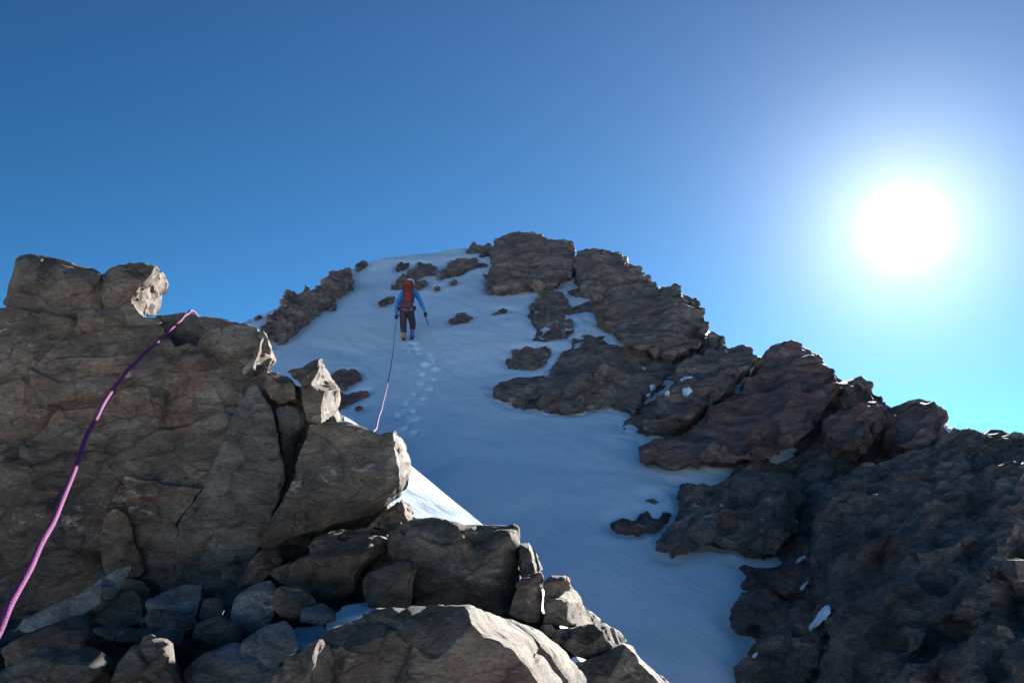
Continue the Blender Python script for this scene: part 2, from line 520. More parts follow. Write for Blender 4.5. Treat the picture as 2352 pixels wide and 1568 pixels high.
# the snow slope
sky_edge = [(300, 900), (470, 790), (556, 742), (640, 702), (740, 655), (815, 612), (850, 602), (920, 591), (1000, 581), (1075, 573), (1180, 562), (1330, 590)] + [(1395, 600), (1450, 640), (1500, 672), (1560, 680), (1580, 740), (1600, 810), (1680, 840), (1750, 840), (1810, 800), (1870, 830), (1920, 880), (2000, 905), (2050, 940), (2120, 940), (2185, 985), (2260, 1010), (2360, 1020), (2700, 1060)]
edge_xy = [tuple(P(x, y, snow_d(x, y))[:2]) for x, y in sky_edge]
def axis(segs):
    out = [segs[0][0]]
    for a, b, s in segs:
        k = max(1, int(round((b - a) / s)))
        out += [a + (b - a) * (t + 1) / k for t in range(k)]
    return np.array(out)
gx = axis([(-24, -9, 0.3), (-9, -4.4, 0.12), (-4.4, -0.8, 0.03), (-0.8, 6, 0.09), (6, 22, 0.3)])
gy = axis([(2, 9, 0.25), (9, 14, 0.09), (14, 22.8, 0.035), (22.8, 40, 0.11), (40, 52, 0.4)])
X, Y = np.meshgrid(gx, gy)
xf, yf = X.ravel(), Y.ravel()
Z = SZ0 + SLOPE * yf
p3 = np.stack([xf, yf, np.zeros_like(xf)], 1)
Z = Z + 0.10 * fbm(p3 * 0.22, 3, 3) + 0.035 * fbm(p3 * np.array([0.9, 0.9, 1]), 4, 5)
ca, sa = math.cos(math.radians(-54)), math.sin(math.radians(-54))
q = np.stack([(xf * ca + yf * sa) * 0.9, (-xf * sa + yf * ca) * 3.4, np.zeros_like(xf)], 1)
Z = Z + 0.006 * fbm(q, 4, 21)
# roll-over along the skyline
ex = np.array(edge_xy)
best = np.full(len(xf), 1e9)
for i in range(len(ex) - 1):
    a, b = ex[i], ex[i + 1]
    v = b - a; L2 = v @ v
    t = np.clip(((xf - a[0]) * v[0] + (yf - a[1]) * v[1]) / L2, 0, 1)
    best = np.minimum(best, np.hypot(xf - a[0] - t * v[0], yf - a[1] - t * v[1]))
pg_ = np.vstack([ex, [[ex[-1][0] + 2, -5], [-60, -5], [-60, ex[0][1]]]])
ins_ = np.zeros(len(xf), bool)
for i in range(len(pg_)):
    a, b = pg_[i], pg_[(i + 1) % len(pg_)]
    c_ = (a[1] > yf) != (b[1] > yf)
    with np.errstate(divide='ignore', invalid='ignore'):
        ins_ ^= c_ & (xf < (b[0] - a[0]) * (yf - a[1]) / (b[1] - a[1] + 1e-12) + a[0])
beyond = np.where(ins_, 0.0, best)
Z = Z - 1.3 * beyond ** 1.15
# the climber's tracks
steps = rl([(1830, 520), (1860, 570), (1895, 615), (1975, 625), (2020, 690), (1935, 740), (2030, 780), (1915, 825), (2000, 865), (1895, 905), (1980, 950), (1840, 1000), (1920, 1055), (1755, 1095), (1840, 1165), (1700, 1200), (1840, 1255), (1850, 1375), (1745, 1330)])
for k, (sx, sy) in enumerate(steps):
    c = P(sx, sy, snow_d(sx, sy))
    rx, ry = (xf - c[0]), (yf - c[1])
    fr = random.Random(k * 7 + 1); ft = fr.uniform(-.5, .5); fs = fr.uniform(.75, 1.15)
    rx, ry = rx * math.cos(ft) + ry * math.sin(ft), ry * math.cos(ft) - rx * math.sin(ft)
    e = ((rx / (0.085 * fs)) ** 2 + (ry / (0.15 * fs)) ** 2) * (1 + 0.45 * vnoise(p3 * 9.0, k))
    w_ = np.exp(-e ** 2)
    lvl = SZ0 + SLOPE * (c[1] - 0.07 * fs) - 0.02 + 0.10 * ry
    Z = Z * (1 - w_) + np.minimum(Z, lvl + 0.03) * w_
    Z = Z + 0.02 * np.exp(-((np.sqrt(e) - 1.35) / 0.3) ** 2) * (ry < 0.05)
nx, ny = len(gx), len(gy)
idx = np.arange(nx * ny).reshape(ny, nx)
quads = np.stack([idx[:-1, :-1], idx[:-1, 1:], idx[1:, 1:], idx[1:, :-1]], -1).reshape(-1, 4)
quads = quads[beyond[quads[:, 0]] < 5.0]
me = bpy.data.meshes.new('snow_slope')
me.vertices.add(nx * ny); me.vertices.foreach_set('co', np.stack([xf, yf, Z], 1).ravel())
me.loops.add(len(quads) * 4); me.loops.foreach_set('vertex_index', quads.ravel())
me.polygons.add(len(quads)); me.polygons.foreach_set('loop_start', np.arange(len(quads)) * 4)
me.polygons.foreach_set('use_smooth', np.full(len(quads), True))
me.update(calc_edges=True)
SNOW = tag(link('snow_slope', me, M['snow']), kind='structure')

# rocky ground under the rubble in front
gx2 = np.linspace(-3.2, 1.6, 260); gy2 = np.linspace(0.2, 6.0, 300)
X2, Y2 = np.meshgrid(gx2, gy2)
xg, yg = X2.ravel(), Y2.ravel()
zg = -0.80 + 0.17 * yg - 1.5 * np.maximum(0, xg - (0.05 - 0.08 * yg)) ** 1.1 - 2.0 * np.maximum(0, yg - 4.3)
pg = np.stack([xg, yg, zg], 1)
h, j = facets(pg * 5.0 + 0.3 * fbm(pg * 8, 2, 4)[:, None], 77)
zg = zg + 0.05 * h - 0.04 * np.exp(-(j / 0.06) ** 2) + 0.02 * fbm(pg * 12, 4, 9)
idx = np.arange(260 * 300).reshape(300, 260)
quads = np.stack([idx[:-1, :-1], idx[:-1, 1:], idx[1:, 1:], idx[1:, :-1]], -1).reshape(-1, 4)
me = bpy.data.meshes.new('rocky_ground')
me.from_pydata(np.stack([xg, yg, zg], 1).tolist(), [], quads.tolist())
me.polygons.foreach_set('use_smooth', np.full(len(me.polygons), True))
tag(link('rocky_ground', me, M['rock_dark']), kind='structure')

# the snow crest behind the foreground rocks: its near side catches the sun, its far side falls to the gully
def spline(pts, n=14):
    pts = [np.array(p, float) for p in pts]
    pts = [2 * pts[0] - pts[1]] + pts + [2 * pts[-1] - pts[-2]]
    out = []
    for i in range(1, len(pts) - 2):
        p0, p1, p2, p4 = pts[i - 1:i + 3]
        for k in range(n):
            t = k / n
            out.append(0.5 * (2 * p1 + (p2 - p0) * t + (2 * p0 - 5 * p1 + 4 * p2 - p4) * t * t + (3 * p1 - p0 - 3 * p2 + p4) * t ** 3))
    out.append(pts[-2])
    return out
crest = spline([P(560, 884, 20.5), P(600, 893, 17.5), P(645, 908, 14), P(700, 925, 11.5), P(765, 945, 10), P(803, 962, 9.2), P(835, 985, 8.8), P(900, 1035, 8.3), P(945, 1070, 8.0), P(1000, 1115, 7.5), P(1045, 1152, 7.0), P(1110, 1204, 6.4), P(1180, 1275, 5.8), P(1250, 1365, 5.2), P(1300, 1480, 4.8)], 10)
cols = list(np.linspace(-1, 0, 26) ** 3 * -1 * -5.0) + list((np.linspace(0, 1, 26)[1:]) ** 1.6 * 8.0)
A_ = np.array([0.24, 1.0, 0.18]); B_ = np.array([0.42, 0.62, -0.80])
sv = []
for c in crest:
    for t in cols:
        if t <= 0: q_ = c + A_ * t + np.array([0, 0, -0.02 * t * t])
        else: q_ = c + B_ * t + np.array([0, 0, 0.35 * (1 - math.exp(-t / 0.35)) * 0.4])
        sv.append(q_)
sv = np.array(sv)
wgt = np.tile(np.minimum(1, np.abs(np.array(cols)) / 0.6), len(crest))
sv[:, 2] += (0.025 * fbm(sv * 0.9, 4, 33) + 0.006 * fbm(sv * 5.0, 3, 34)) * (0.15 + 0.85 * wgt)
nc = len(cols)
idx = np.arange(len(crest) * nc).reshape(len(crest), nc)
qs = np.stack([idx[:-1, :-1], idx[:-1, 1:], idx[1:, 1:], idx[1:, :-1]], -1).reshape(-1, 4)
me = bpy.data.meshes.new('snow_crest')
me.from_pydata(sv.tolist(), [], qs.tolist())
bm = bmesh.new(); bm.from_mesh(me); bmesh.ops.recalc_face_normals(bm, faces=bm.faces); bm.to_mesh(me); bm.free()
me.polygons.foreach_set('use_smooth', np.full(len(me.polygons), True))
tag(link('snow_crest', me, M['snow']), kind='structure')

# ================================================================== THE RIGHT-HAND RIDGE
def ridge_d(x, y, k=0.25):
    d = over_snow(x, min(y, 1700), 0.12 - 0.3 * k)
    return d + k - max(0.0, (x - 1750)) / 600.0 * 1.6
sky_r = r1([(1010, 330), (1030, 265), (1085, 250), (1140, 245), (1175, 250), (1220, 240), (1260, 245), (1330, 270), (1390, 330), (1440, 390), (1490, 395), (1510, 430), (1560, 480), (1600, 500), (1640, 520), (1700, 520), (1770, 520), (1850, 570), (1930, 650), (1990, 740), (2010, 850), (2040, 862), (2110, 860), (2155, 880), (2145, 930), (2250, 940), (2315, 960), (2350, 1010), (2372, 1040)]) \
    + r2([(410, 265), (470, 220), (530, 165), (590, 150), (650, 150), (740, 180), (850, 240), (890, 290), (925, 350), (965, 330), (1020, 395), (1100, 415), (1180, 405), (1220, 440), (1320, 510), (1375, 560), (1385, 612), (1420, 600), (1500, 585), (1600, 570), (1740, 610), (1790, 660), (1800, 750), (1860, 800), (1940, 800), (2030, 810), (2130, 812), (2280, 820), (2352, 850), (2700, 900)])
low_r = [(2460, 1700), (1690, 1700)] + r3([(965, 1568), (970, 1470), (1010, 1430), (980, 1400), (1000, 1370), (1050, 1330), (970, 1295), (1010, 1265), (1085, 1270), (1080, 1195), (1020, 1215), (990, 1210), (960, 1160), (930, 1110), (915, 1050), (970, 975), (1030, 975), (1090, 960), (1000, 900), (1000, 830), (1010, 768), (1140, 773), (1220, 770), (1215, 755), (1080, 740), (1000, 720), (920, 685), (790, 685), (690, 730), (550, 725), (480, 690), (420, 645), (460, 610), (520, 540), (560, 480), (580, 450), (570, 420), (575, 360), (540, 325), (590, 250), (640, 238), (720, 245), (780, 295), (820, 260), (860, 255), (900, 210), (940, 170), (850, 165), (780, 140), (740, 125), (600, 128), (450, 125), (370, 100), (340, 80), (310, 50), (260, 50), (215, 20)]) \
    + r1([(1370, 1568), (1450, 1520), (1440, 1490), (1390, 1460), (1360, 1420), (1290, 1385), (1220, 1410), (1150, 1435), (1050, 1455), (950, 1460), (800, 1445), (650, 1410), (520, 1365), (430, 1310), (415, 1290), (500, 1215), (560, 1210), (600, 1205), (640, 1180), (690, 1185), (720, 1150), (800, 1120), (850, 1050), (880, 980), (960, 910), (1030, 885), (1090, 850), (1150, 835), (1220, 870), (1285, 815), (1250, 800), (1160, 800), (1110, 810), (1000, 755), (985, 690), (1140, 645), (1150, 600), (1110, 575), (1060, 540), (1005, 500), (1000, 440)])
rock('rock_ridge', None, None, sky_r + low_r, lambda x, y: ridge_d(x, y, 0.2), 'ridge', back=5.0, bulge=0.9, step=85, vox=0.055, size=2.0, amp=0.2, seed=11, rot=STRATA, aniso=(1, 1, 2.6),
     shrink=0.95, maxseg=10, jit=2.5, lw=(0.4, 0.15), dec=0.14, sharp=20, jointed=True, kind='structure', sky_back=(0, 1, -0.35), levels=3, crack=0.35, fine=0.1)

def crag(label, outline, mat='ridge', k=0.0, bulge=1.0, step=60, seed=20, size=1.1, amp=0.12, back=2.0, vox=0.04, inner=(), name='rock_crag', cat='crag', group=None, **kw):
    kw.setdefault('shrink', 0.85); kw.setdefault('rot', STRATA); kw.setdefault('aniso', (1, 1, 2.6)); kw.setdefault('crack', 0.35); kw.setdefault('fine', 0.08); kw.setdefault('lw', (0.36, 0.13)); kw.setdefault('dec', 0.12); kw.setdefault('sharp', 20); kw.setdefault('jointed', True); size *= 1.7; amp *= 1.55; bulge *= 1.1; vox *= 0.85; kw.setdefault('maxseg', 9); kw.setdefault('jit', 2.6)
    return rock(name, label, cat, outline, lambda x, y: ridge_d(x, y, k), mat, inner, back, bulge, step, vox, size, amp, seed, None, group, sky_back=kw.pop('sky_back', (0, 1, -0.4)), levels=kw.pop('levels', 3), **kw)

crag('dark brown summit crag with a flat foot, highest rock on the skyline',
     r1([(345, 240), (410, 205), (420, 165), (460, 145), (540, 130), (600, 115), (650, 122), (700, 115), (760, 130), (810, 160), (870, 190), (900, 175), (960, 190), (1020, 200), (1025, 260), (1005, 340), (1005, 440), (960, 465), (910, 500), (880, 522), (700, 522), (560, 525), (430, 545), (350, 535), (365, 480), (325, 440), (400, 405), (395, 310)]),
     k=-0.4, bulge=1.3, step=34, seed=21, size=0.9, amp=0.14)
crag('rounded grey knob on the skyline right of the summit crag',
     r1([(1010, 470), (1005, 340), (1030, 268), (1085, 252), (1140, 247), (1220, 242), (1330, 272), (1440, 392), (1490, 400), (1600, 505), (1640, 600), (1500, 680), (1300, 700), (1150, 600), (1060, 540)]),
     k=-0.3, bulge=0.9, step=36, seed=22, size=0.8, amp=0.13)
crag('broad domed crag below the knob, its right side dropping off the skyline',
     r1([(1600, 505), (1700, 523), (1770, 523), (1850, 573), (1930, 655), (1988, 742), (2005, 850), (1950, 960), (1750, 1050), (1450, 980), (1290, 850), (1285, 815), (1200, 790), (1150, 700), (1300, 640), (1500, 600)]),
     k=-0.5, bulge=1.2, step=44, seed=23, size=1.0, amp=0.15)
crag('long brown crag reaching left into the snow below the round boulder',
     r1([(425, 1300), (500, 1222), (600, 1210), (690, 1188), (800, 1125), (850, 1055), (885, 985), (960, 915), (1090, 855), (1220, 880), (1400, 980), (1600, 1080), (1700, 1180), (1600, 1330), (1450, 1470), (1290, 1382), (1220, 1405), (1050, 1450), (950, 1455), (800, 1440), (650, 1405), (520, 1360)]),
     k=-0.1, bulge=1.3, step=44, seed=24, size=1.1, amp=0.15)
crag('low brown shoulder on the skyline left of the red crag',
     r1([(2000, 870), (2040, 866), (2110, 864), (2152, 884), (2145, 934), (2250, 944), (2312, 965), (2360, 1040), (2150, 1300), (1850, 1500), (1500, 1540), (1480, 1450), (1650, 1320), (1750, 1120), (1960, 970)]),
     k=-0.7, bulge=1.0, step=44, seed=25, size=1.0, amp=0.15)
crag('reddish crag with a tilted slab face under the sun',
     r2([(412, 268), (470, 224), (530, 168), (650, 154), (740, 184), (850, 244), (890, 294), (930, 352), (965, 335), (1015, 400), (950, 600), (830, 800), (620, 950), (260, 1020)]) + r3([(780, 138), (600, 126), (450, 122), (370, 98), (330, 72), (420, 20)]) + r2([(100, 620), (300, 420)]),
     'ridge_red', k=-0.6, bulge=0.9, step=60, seed=26, size=1.3, amp=0.15)
crag('jagged purplish crag between the red crag and the blocky knob',
     r2([(1015, 400), (1100, 418), (1180, 409), (1220, 444), (1320, 514), (1372, 564), (1385, 640), (1330, 850), (1180, 960), (950, 900), (860, 800), (950, 600)]),
     'ridge_red', k=-0.7, bulge=0.9, step=40, seed=27, size=0.8, amp=0.15)
crag('blocky dark red knob on the skyline near the right edge',
     r2([(1388, 615), (1420, 603), (1500, 588), (1600, 573), (1740, 613), (1788, 663), (1797, 755), (1850, 860), (1650, 950), (1450, 930), (1340, 820)]),
     'ridge_red', k=-0.8, bulge=0.8, step=40, seed=28, size=0.8, amp=0.14)
crag('long broken wall of dark rock filling the right edge',
     r2([(1860, 803), (1940, 804), (2030, 813), (2280, 824), (2500, 870)]) + [(2440, 1300), (2440, 1690), (1930, 1690), (1900, 1450), (1870, 1200), (1900, 1080), (2040, 1040), (2150, 1020)],
     k=-1.0, bulge=0.8, step=52, seed=29, size=0.5, amp=0.10, vox=0.030, lw=(0.5, 0.22), dec=0.16)
crag('ragged brown crag above the snow inlet right of the gully',
     r3([(545, 328), (590, 254), (640, 242), (720, 249), (780, 300), (860, 258), (940, 175), (1150, 100), (1400, 250), (1400, 600), (1215, 750), (1080, 736), (1000, 716), (920, 682), (790, 682), (690, 727), (550, 722), (480, 688), (428, 645), (470, 605), (530, 540), (580, 450), (575, 360)]),
     k=-0.2, bulge=1.0, step=42, seed=30, size=0.55, amp=0.10, vox=0.032, lw=(0.5, 0.2), dec=0.16)
crag('rust red block jutting into the snow at lower right',
     r3([(1012, 768), (1140, 775), (1230, 765), (1450, 640), (1560, 800), (1500, 980), (1300, 1010), (1150, 985), (1090, 958), (1003, 900), (1000, 830)]),
     'ridge_red', k=-0.2, bulge=0.6, step=50, seed=31, size=0.6, amp=0.10)
crag('dark ragged crag at the bottom edge right of the snow gully',
     r3([(918, 1050), (972, 978), (1090, 965), (1300, 1010), (1500, 1000), (1620, 1200), (1650, 1700), (968, 1700), (970, 1470), (1012, 1430), (1050, 1330), (1085, 1275), (1085, 1200), (1020, 1212), (990, 1207), (933, 1110)]),
     k=-0.2, bulge=0.9, step=40, seed=32, size=0.45, amp=0.08, vox=0.028, lw=(0.5, 0.22), dec=0.16)

# boulders and stones standing in the snow
def sstone(label, pts, seed, name='boulder', cat='boulder', bulge=0.36, step=18, size=0.35, amp=0.05, back=0.5, vox=0.03, k=0.09, mat='ridge', group=None):
    return rock(name, label, cat, pts, lambda x, y: over_snow(x, y, k), mat, (), back, bulge, step, vox, size, amp * 1.3, seed, None, group, sky_back=(0, 1, -0.5), maxseg=8, jit=1.0, levels=2, jointed=True, fine=0.12, lw=(0.5, 0.2))
sstone('big rounded brown boulder standing alone in the snow left of the ridge', r1([(720, 590), (760, 570), (850, 570), (910, 580), (950, 620), (985, 690), (1000, 760), (1020, 830), (1020, 860), (960, 900), (850, 925), (760, 940), (690, 920), (720, 860), (690, 800), (665, 730), (690, 660), (725, 630)]), 41, bulge=0.9, step=30, size=0.7, amp=0.10, back=1.2)
sstone('flat-topped dark block in the snow below the round boulder', r1([(500, 1075), (530, 1040), (530, 1000), (560, 985), (760, 985), (800, 970), (850, 1010), (830, 1080), (720, 1130), (640, 1130), (520, 1115)]), 42, bulge=0.6, step=26, size=0.6, amp=0.09, back=1.0)
sstone('hat-shaped stone on the open snow right of the climber', r1([(75, 782), (130, 768), (135, 720), (205, 715), (225, 750), (270, 755), (220, 790), (110, 800)]), 43, 'stone', 'stone')
sstone('small flat stone on the snow between the hat-shaped stone and the boulder', r1([(405, 742), (430, 710), (480, 690), (525, 705), (470, 728)]), 44, 'stone', 'stone', step=14, vox=0.025)
sstone('small dark stone in the snow left of the summit crag foot', r1([(92, 512), (115, 478), (152, 490), (120, 505)]), 45, 'stone', 'stone', step=10, vox=0.02, bulge=0.2, amp=0.03)
sstone('tiny pointed stone in the snow just right of the climber\'s helmet', r5([(1708, 508), (1735, 480), (1770, 503)]), 46, 'stone', 'stone', step=10, vox=0.02, bulge=0.2, amp=0.03)
sstone('slender dark stone lying in the snow left of the climber\'s shoulder', r5([(1212, 645), (1240, 610), (1320, 580), (1375, 590), (1250, 645)]), 47, 'stone', 'stone', step=14, vox=0.025, bulge=0.2, amp=0.03)
sstone('low rock beside the summit crag, poking above the snow skyline', r1([(205, 278), (235, 235), (260, 205), (300, 225), (330, 240), (350, 225), (400, 215), (400, 300), (300, 310), (345, 272)]), 48, bulge=0.5, step=18, k=0.15)
sstone('brown rock in the snow between summit crag and climber', r5([(1745, 425), (1760, 360), (1810, 330), (1850, 270), (1930, 240), (2000, 255), (2080, 245), (2110, 285), (2180, 290), (2190, 310), (2000, 350), (1850, 400)]), 49, bulge=0.5, step=22, size=0.5, amp=0.07)
sstone('dark jagged rock in the snow above the climber\'s pack', r5([(1530, 440), (1462, 385), (1465, 345), (1540, 345), (1560, 280), (1590, 275), (1630, 300), (1680, 285), (1735, 330), (1745, 380), (1690, 385), (1600, 410)]), 50, bulge=0.5, step=20, size=0.5, amp=0.07)
sstone('highest small rock on the snow above the climber', r5([(1370, 350), (1410, 272), (1440, 290), (1505, 290), (1450, 322)]), 51, 'stone', 'stone', step=14)
sstone('rock in the snow just left of the climber\'s helmet', r5([(1315, 495), (1350, 485), (1380, 430), (1420, 390), (1470, 385), (1480, 440), (1440, 490)]), 52, 'stone', 'stone', step=16)
sstone('rock in the snow right of the climber\'s pack', r5([(1530, 530), (1540, 450), (1620, 440), (1670, 465), (1610, 500)]), 53, 'stone', 'stone', step=16)
sstone('wide reddish rock at the left edge of the snow above the pale crest', rl([(1060, 800), (1090, 770), (1150, 740), (1240, 745), (1290, 730), (1360, 800), (1290, 840), (1230, 880), (1200, 915), (1100, 850)]), 54, mat='ridge_red', vox=0.02, size=0.3, amp=0.04, k=0.1)
sstone('long reddish rock spike in the snow below the wide reddish rock', rl([(1150, 945), (1195, 950), (1235, 970), (1400, 925), (1455, 965), (1400, 990), (1200, 1060), (1110, 1090)]), 55, mat='ridge_red', vox=0.02, size=0.3, amp=0.04, k=0.1)
sstone('tiny reddish stone lowest beside the rope on the snow', rl([(1285, 1092), (1330, 1070), (1392, 1080), (1325, 1097)]), 56, 'stone', 'stone', mat='ridge_red', step=10, vox=0.015, bulge=0.12, amp=0.02)
sstone('ragged dark rock spit in the snow left of the lower crag', r3([(140, 545), (200, 510), (260, 505), (330, 490), (400, 455), (430, 480), (540, 465), (565, 485), (530, 530), (440, 590), (330, 605), (200, 590)]), 57, bulge=0.5, step=22, size=0.4, amp=0.07, vox=0.025)
sstone('small lone stone in the snow above the ragged spit', r3([(372, 397), (410, 380), (475, 405), (440, 425)]), 58, 'stone', 'stone', step=12, vox=0.02, bulge=0.2, amp=0.03)
sstone('flat stone half buried in snow beside the round boulder', r1([(950, 565), (1000, 545), (1060, 550), (1100, 580), (1020, 592)]), 59, 'stone', 'stone', step=14)
sstone('tiny stone in the snow at the bottom beside the right crag', r3([(925, 1460), (950, 1448), (980, 1452), (950, 1470)]), 60, 'stone', 'stone', step=10, vox=0.012, bulge=0.1, amp=0.015)
# left skyline outcrop
sstone('broken dark outcrop along the left snow skyline', r5([(150, 850), (180, 810), (250, 760), (340, 700), (368, 650), (370, 550), (420, 530), (480, 520), (550, 550), (565, 490), (600, 490), (620, 530), (690, 480), (700, 450), (760, 400), (790, 350), (890, 340), (940, 330), (1010, 370), (970, 395), (1025, 465), (950, 510), (860, 560), (800, 620), (740, 660), (690, 700), (620, 740), (560, 790), (480, 850), (400, 930), (280, 990), (190, 930)]), 61, 'rock_outcrop', 'outcrop', bulge=0.8, step=22, size=0.6, amp=0.12, back=1.0, vox=0.03, k=0.2)
sstone('small dark rock at the top end of the left snow skyline', r5([(1005, 345), (1010, 320), (1030, 290), (1070, 265), (1135, 295), (1060, 340)]), 62, 'stone', 'stone', step=14)
sstone('tiny stone on the snow skyline at far left of the slope', r5([(115, 778), (150, 745), (195, 745), (160, 772)]), 63, 'stone', 'stone', step=10, vox=0.02, bulge=0.2, amp=0.03)
sstone('thin dark stone in the snow under the left skyline outcrop', r5([(770, 695), (830, 650), (855, 650), (800, 695)]), 64, 'stone', 'stone', step=10, vox=0.015, bulge=0.1, amp=0.02)

# melt hollows and drifted rims where rock meets the snow slope
from mathutils.kdtree import KDTree
con = []
for o, p in BUILT:
    if o.name.split('.')[0] in ('snow_drift', 'rocky_ground'): continue
    hgt = (p - np.array([0, 0, SZ0])) @ NS
    con.append(p[np.abs(hgt) < 0.07])
con = np.vstack(con)
kd = KDTree(len(con))
for i, c in enumerate(con): kd.insert((c[0], c[1], 0.0), i)
kd.balance()
sm = SNOW.data
sc_ = get_co(sm)
dist = np.full(len(sc_), 9.0)
sel = np.nonzero((sc_[:, 1] > 9) & (beyond < 0.5))[0]
for i in sel:
    dist[i] = kd.find((sc_[i, 0], sc_[i, 1], 0.0))[2]
nz = 0.5 + 0.5 * vnoise(sc_ * 1.7, 9)
sc_[:, 2] += -0.13 * nz * np.exp(-(dist / 0.10) ** 2) + 0.03 * (1 - nz) * np.exp(-((dist - 0.28) / 0.16) ** 2)
sm.vertices.foreach_set('co', sc_.ravel()); sm.update()

# ================================================================== THE FOREGROUND RIB
crag_root = empty('rock_tower', P(300, 1330, 3.1))
tag(crag_root, 'big weathered rock tower in the left foreground with the rope over it', 'rock tower')
def block(label, outline, depth, mat='rock', seed=100, vox=0.008, size=0.28, amp=0.014, name='block', **kw):
    kw.setdefault('fine', 0.15); kw.setdefault('maxseg', 22); kw.setdefault('jit', 1.5)
    return rock(name, label, None, outline, depth, mat, parent=crag_root, seed=seed, vox=vox, size=size * 1.4, amp=amp * 0.9, **kw)
block('top left block of the tower with a flat top', z1([(20, 630, .1), (75, 560, .1), (70, 480, .1), (110, 370, .1), (140, 230, .1), (190, 190, .1), (270, 175, .1), (460, 205, .1), (620, 240, .1), (880, 310, .08), (945, 335, .05), (935, 560, .05), (930, 760, 0), (600, 800, 0), (250, 760, 0), (60, 660, 0.05)]),
      3.55, 'rock', 101, back=0.5, bulge=0.05, step=30, inner=z1([(130, 560, -.03), (370, 230, -.0), (330, 400, -.05), (600, 450, -.05)]))
block('squared top block with a sunlit right face', z1([(925, 345, .02), (1000, 285, .08), (1080, 255, .1), (1260, 240, .1), (1350, 250, .1), (1430, 290, .02), (1510, 330, .38), (1540, 460, .42), (1535, 520, .42), (1480, 590, .4), (1445, 740, .38), (1400, 755, .3), (1310, 790, .15), (1225, 720, 0), (1190, 650, 0), (1000, 725, 0), (915, 760, 0)]),
      3.58, 'rock', 102, back=0.45, inner=z1([(1425, 310, 0), (1340, 440, -.02), (1250, 530, -.03), (1205, 620, -.02), (1000, 450, -.03), (1150, 350, -.02)]), size=0.12, amp=0.02, jointed=True, levels=3, lw=(0.55, 0.3))
block('main face of the tower', [(-160, 705), (0, 700), (62, 706), (150, 722), (231, 718), (300, 704), (327, 733), (372, 735), (400, 800), (460, 782), (520, 755), (560, 750), (600, 768), (612, 790), (630, 830, .15), (600, 850, .2), (560, 866, 0.02), (590, 880, .02), (625, 930, .03), (652, 1055, .03), (640, 1140, .05), (560, 1340, .05), (530, 1400, .0), (300, 1400, -.1), (100, 1480, -.15), (-160, 1500, -.2)],
      lambda x, y: 3.42 - (y - 720) * 0.00045, 'rock', 103, back=0.55, bulge=0.07, step=90, shrink=0.9, vox=0.008, size=0.5, amp=0.034, levels=3, rot=STRATA2, aniso=(1, 1, 2.6), crack=0.7, fine=0.15,
      inner=[(280, 1085, -.02), (290, 1160, .03), (240, 1180, -.02), (232, 1300, -.02), (470, 1100, -.02), (535, 965, -.03), (480, 1110, -.04), (408, 1200, -.05), (402, 1330, -.05), (600, 1100, .02), (560, 1200, .02), (500, 1300, .02), (100, 900, -.08), (60, 1050, -.10), (330, 880, -.06), (200, 800, -.04), (450, 830, -.05), (120, 1250, -.08)])
block('shadowed ledge under the rope at the top of the tower', [(355, 725), (420, 716), (450, 722), (500, 728), (548, 741), (575, 760), (560, 790), (500, 800), (450, 815), (395, 795), (360, 770)], 3.66, 'rock_dark', 104, back=0.4, bulge=0.02, step=40, size=0.2, amp=0.012)
block('splintered spike with sunlit edges', [(560, 868, 0), (555, 850, 0), (580, 825, 0), (590, 790, .02), (605, 768, .05), (622, 795, .25), (634, 830, .3), (610, 850, .25), (590, 868, .1)], 3.25, 'rock', 105, back=0.3, inner=[(600, 800, 0), (585, 840, -.03)], vox=0.006, size=0.07, amp=0.016, jointed=True)
block('small cracked block at the right edge of the tower', [(588, 862, 0), (610, 850, .05), (640, 855, .08), (670, 866, .08), (684, 890, .12), (688, 922, .15), (660, 925, .04), (642, 932, 0), (620, 918, 0)], 3.22, 'rock_brown', 106, back=0.3, inner=[(676, 880, .0), (680, 915, 0.0), (640, 880, -.02)], vox=0.006, size=0.14, amp=0.008)
block('tapering wedge beside the dark crack', [(632, 936, 0), (660, 930, .04), (690, 935, .06), (701, 950, .12), (698, 990, .15), (680, 1040, .1), (664, 1090, .06), (655, 1100, .0), (650, 1050, 0), (640, 990, 0)], 3.2, 'rock_dark', 107, back=0.35, inner=[(690, 950, 0), (688, 985, 0), (665, 1000, -.02)], vox=0.006, size=0.18, amp=0.006)
block('dark smooth slab on the right side of the tower', [(575, 880, .06), (592, 885, .03), (622, 935, .0), (640, 1000, .0), (650, 1062, 0), (660, 1100, .0), (640, 1150, .02), (600, 1240, .02), (560, 1330, .02), (540, 1365, 0), (440, 1352, -.04), (404, 1335, -.05), (405, 1250, -.05), (412, 1200, -.05), (470, 1118, -.02), (535, 965, .03)],
      3.16, 'rock_dark', 108, back=0.45, bulge=0.015, step=70, vox=0.007, size=0.4, amp=0.008, fine=0.6, crack=0.3)
block('greenish flake at the middle of the tower foot', [(283, 1090), (340, 1098), (410, 1110), (465, 1122), (440, 1160), (410, 1200), (404, 1300), (380, 1350), (330, 1320), (300, 1200)], 3.14, 'rock', 109, back=0.3, bulge=0.02, step=50, size=0.22, amp=0.012)
block('rounded brown lump at the tower foot', [(235, 1190), (262, 1165), (295, 1180), (310, 1240), (330, 1310), (300, 1340), (240, 1320), (228, 1250)], 3.1, 'rock_brown', 110, back=0.3, bulge=0.03, step=40, size=0.2, amp=0.012)

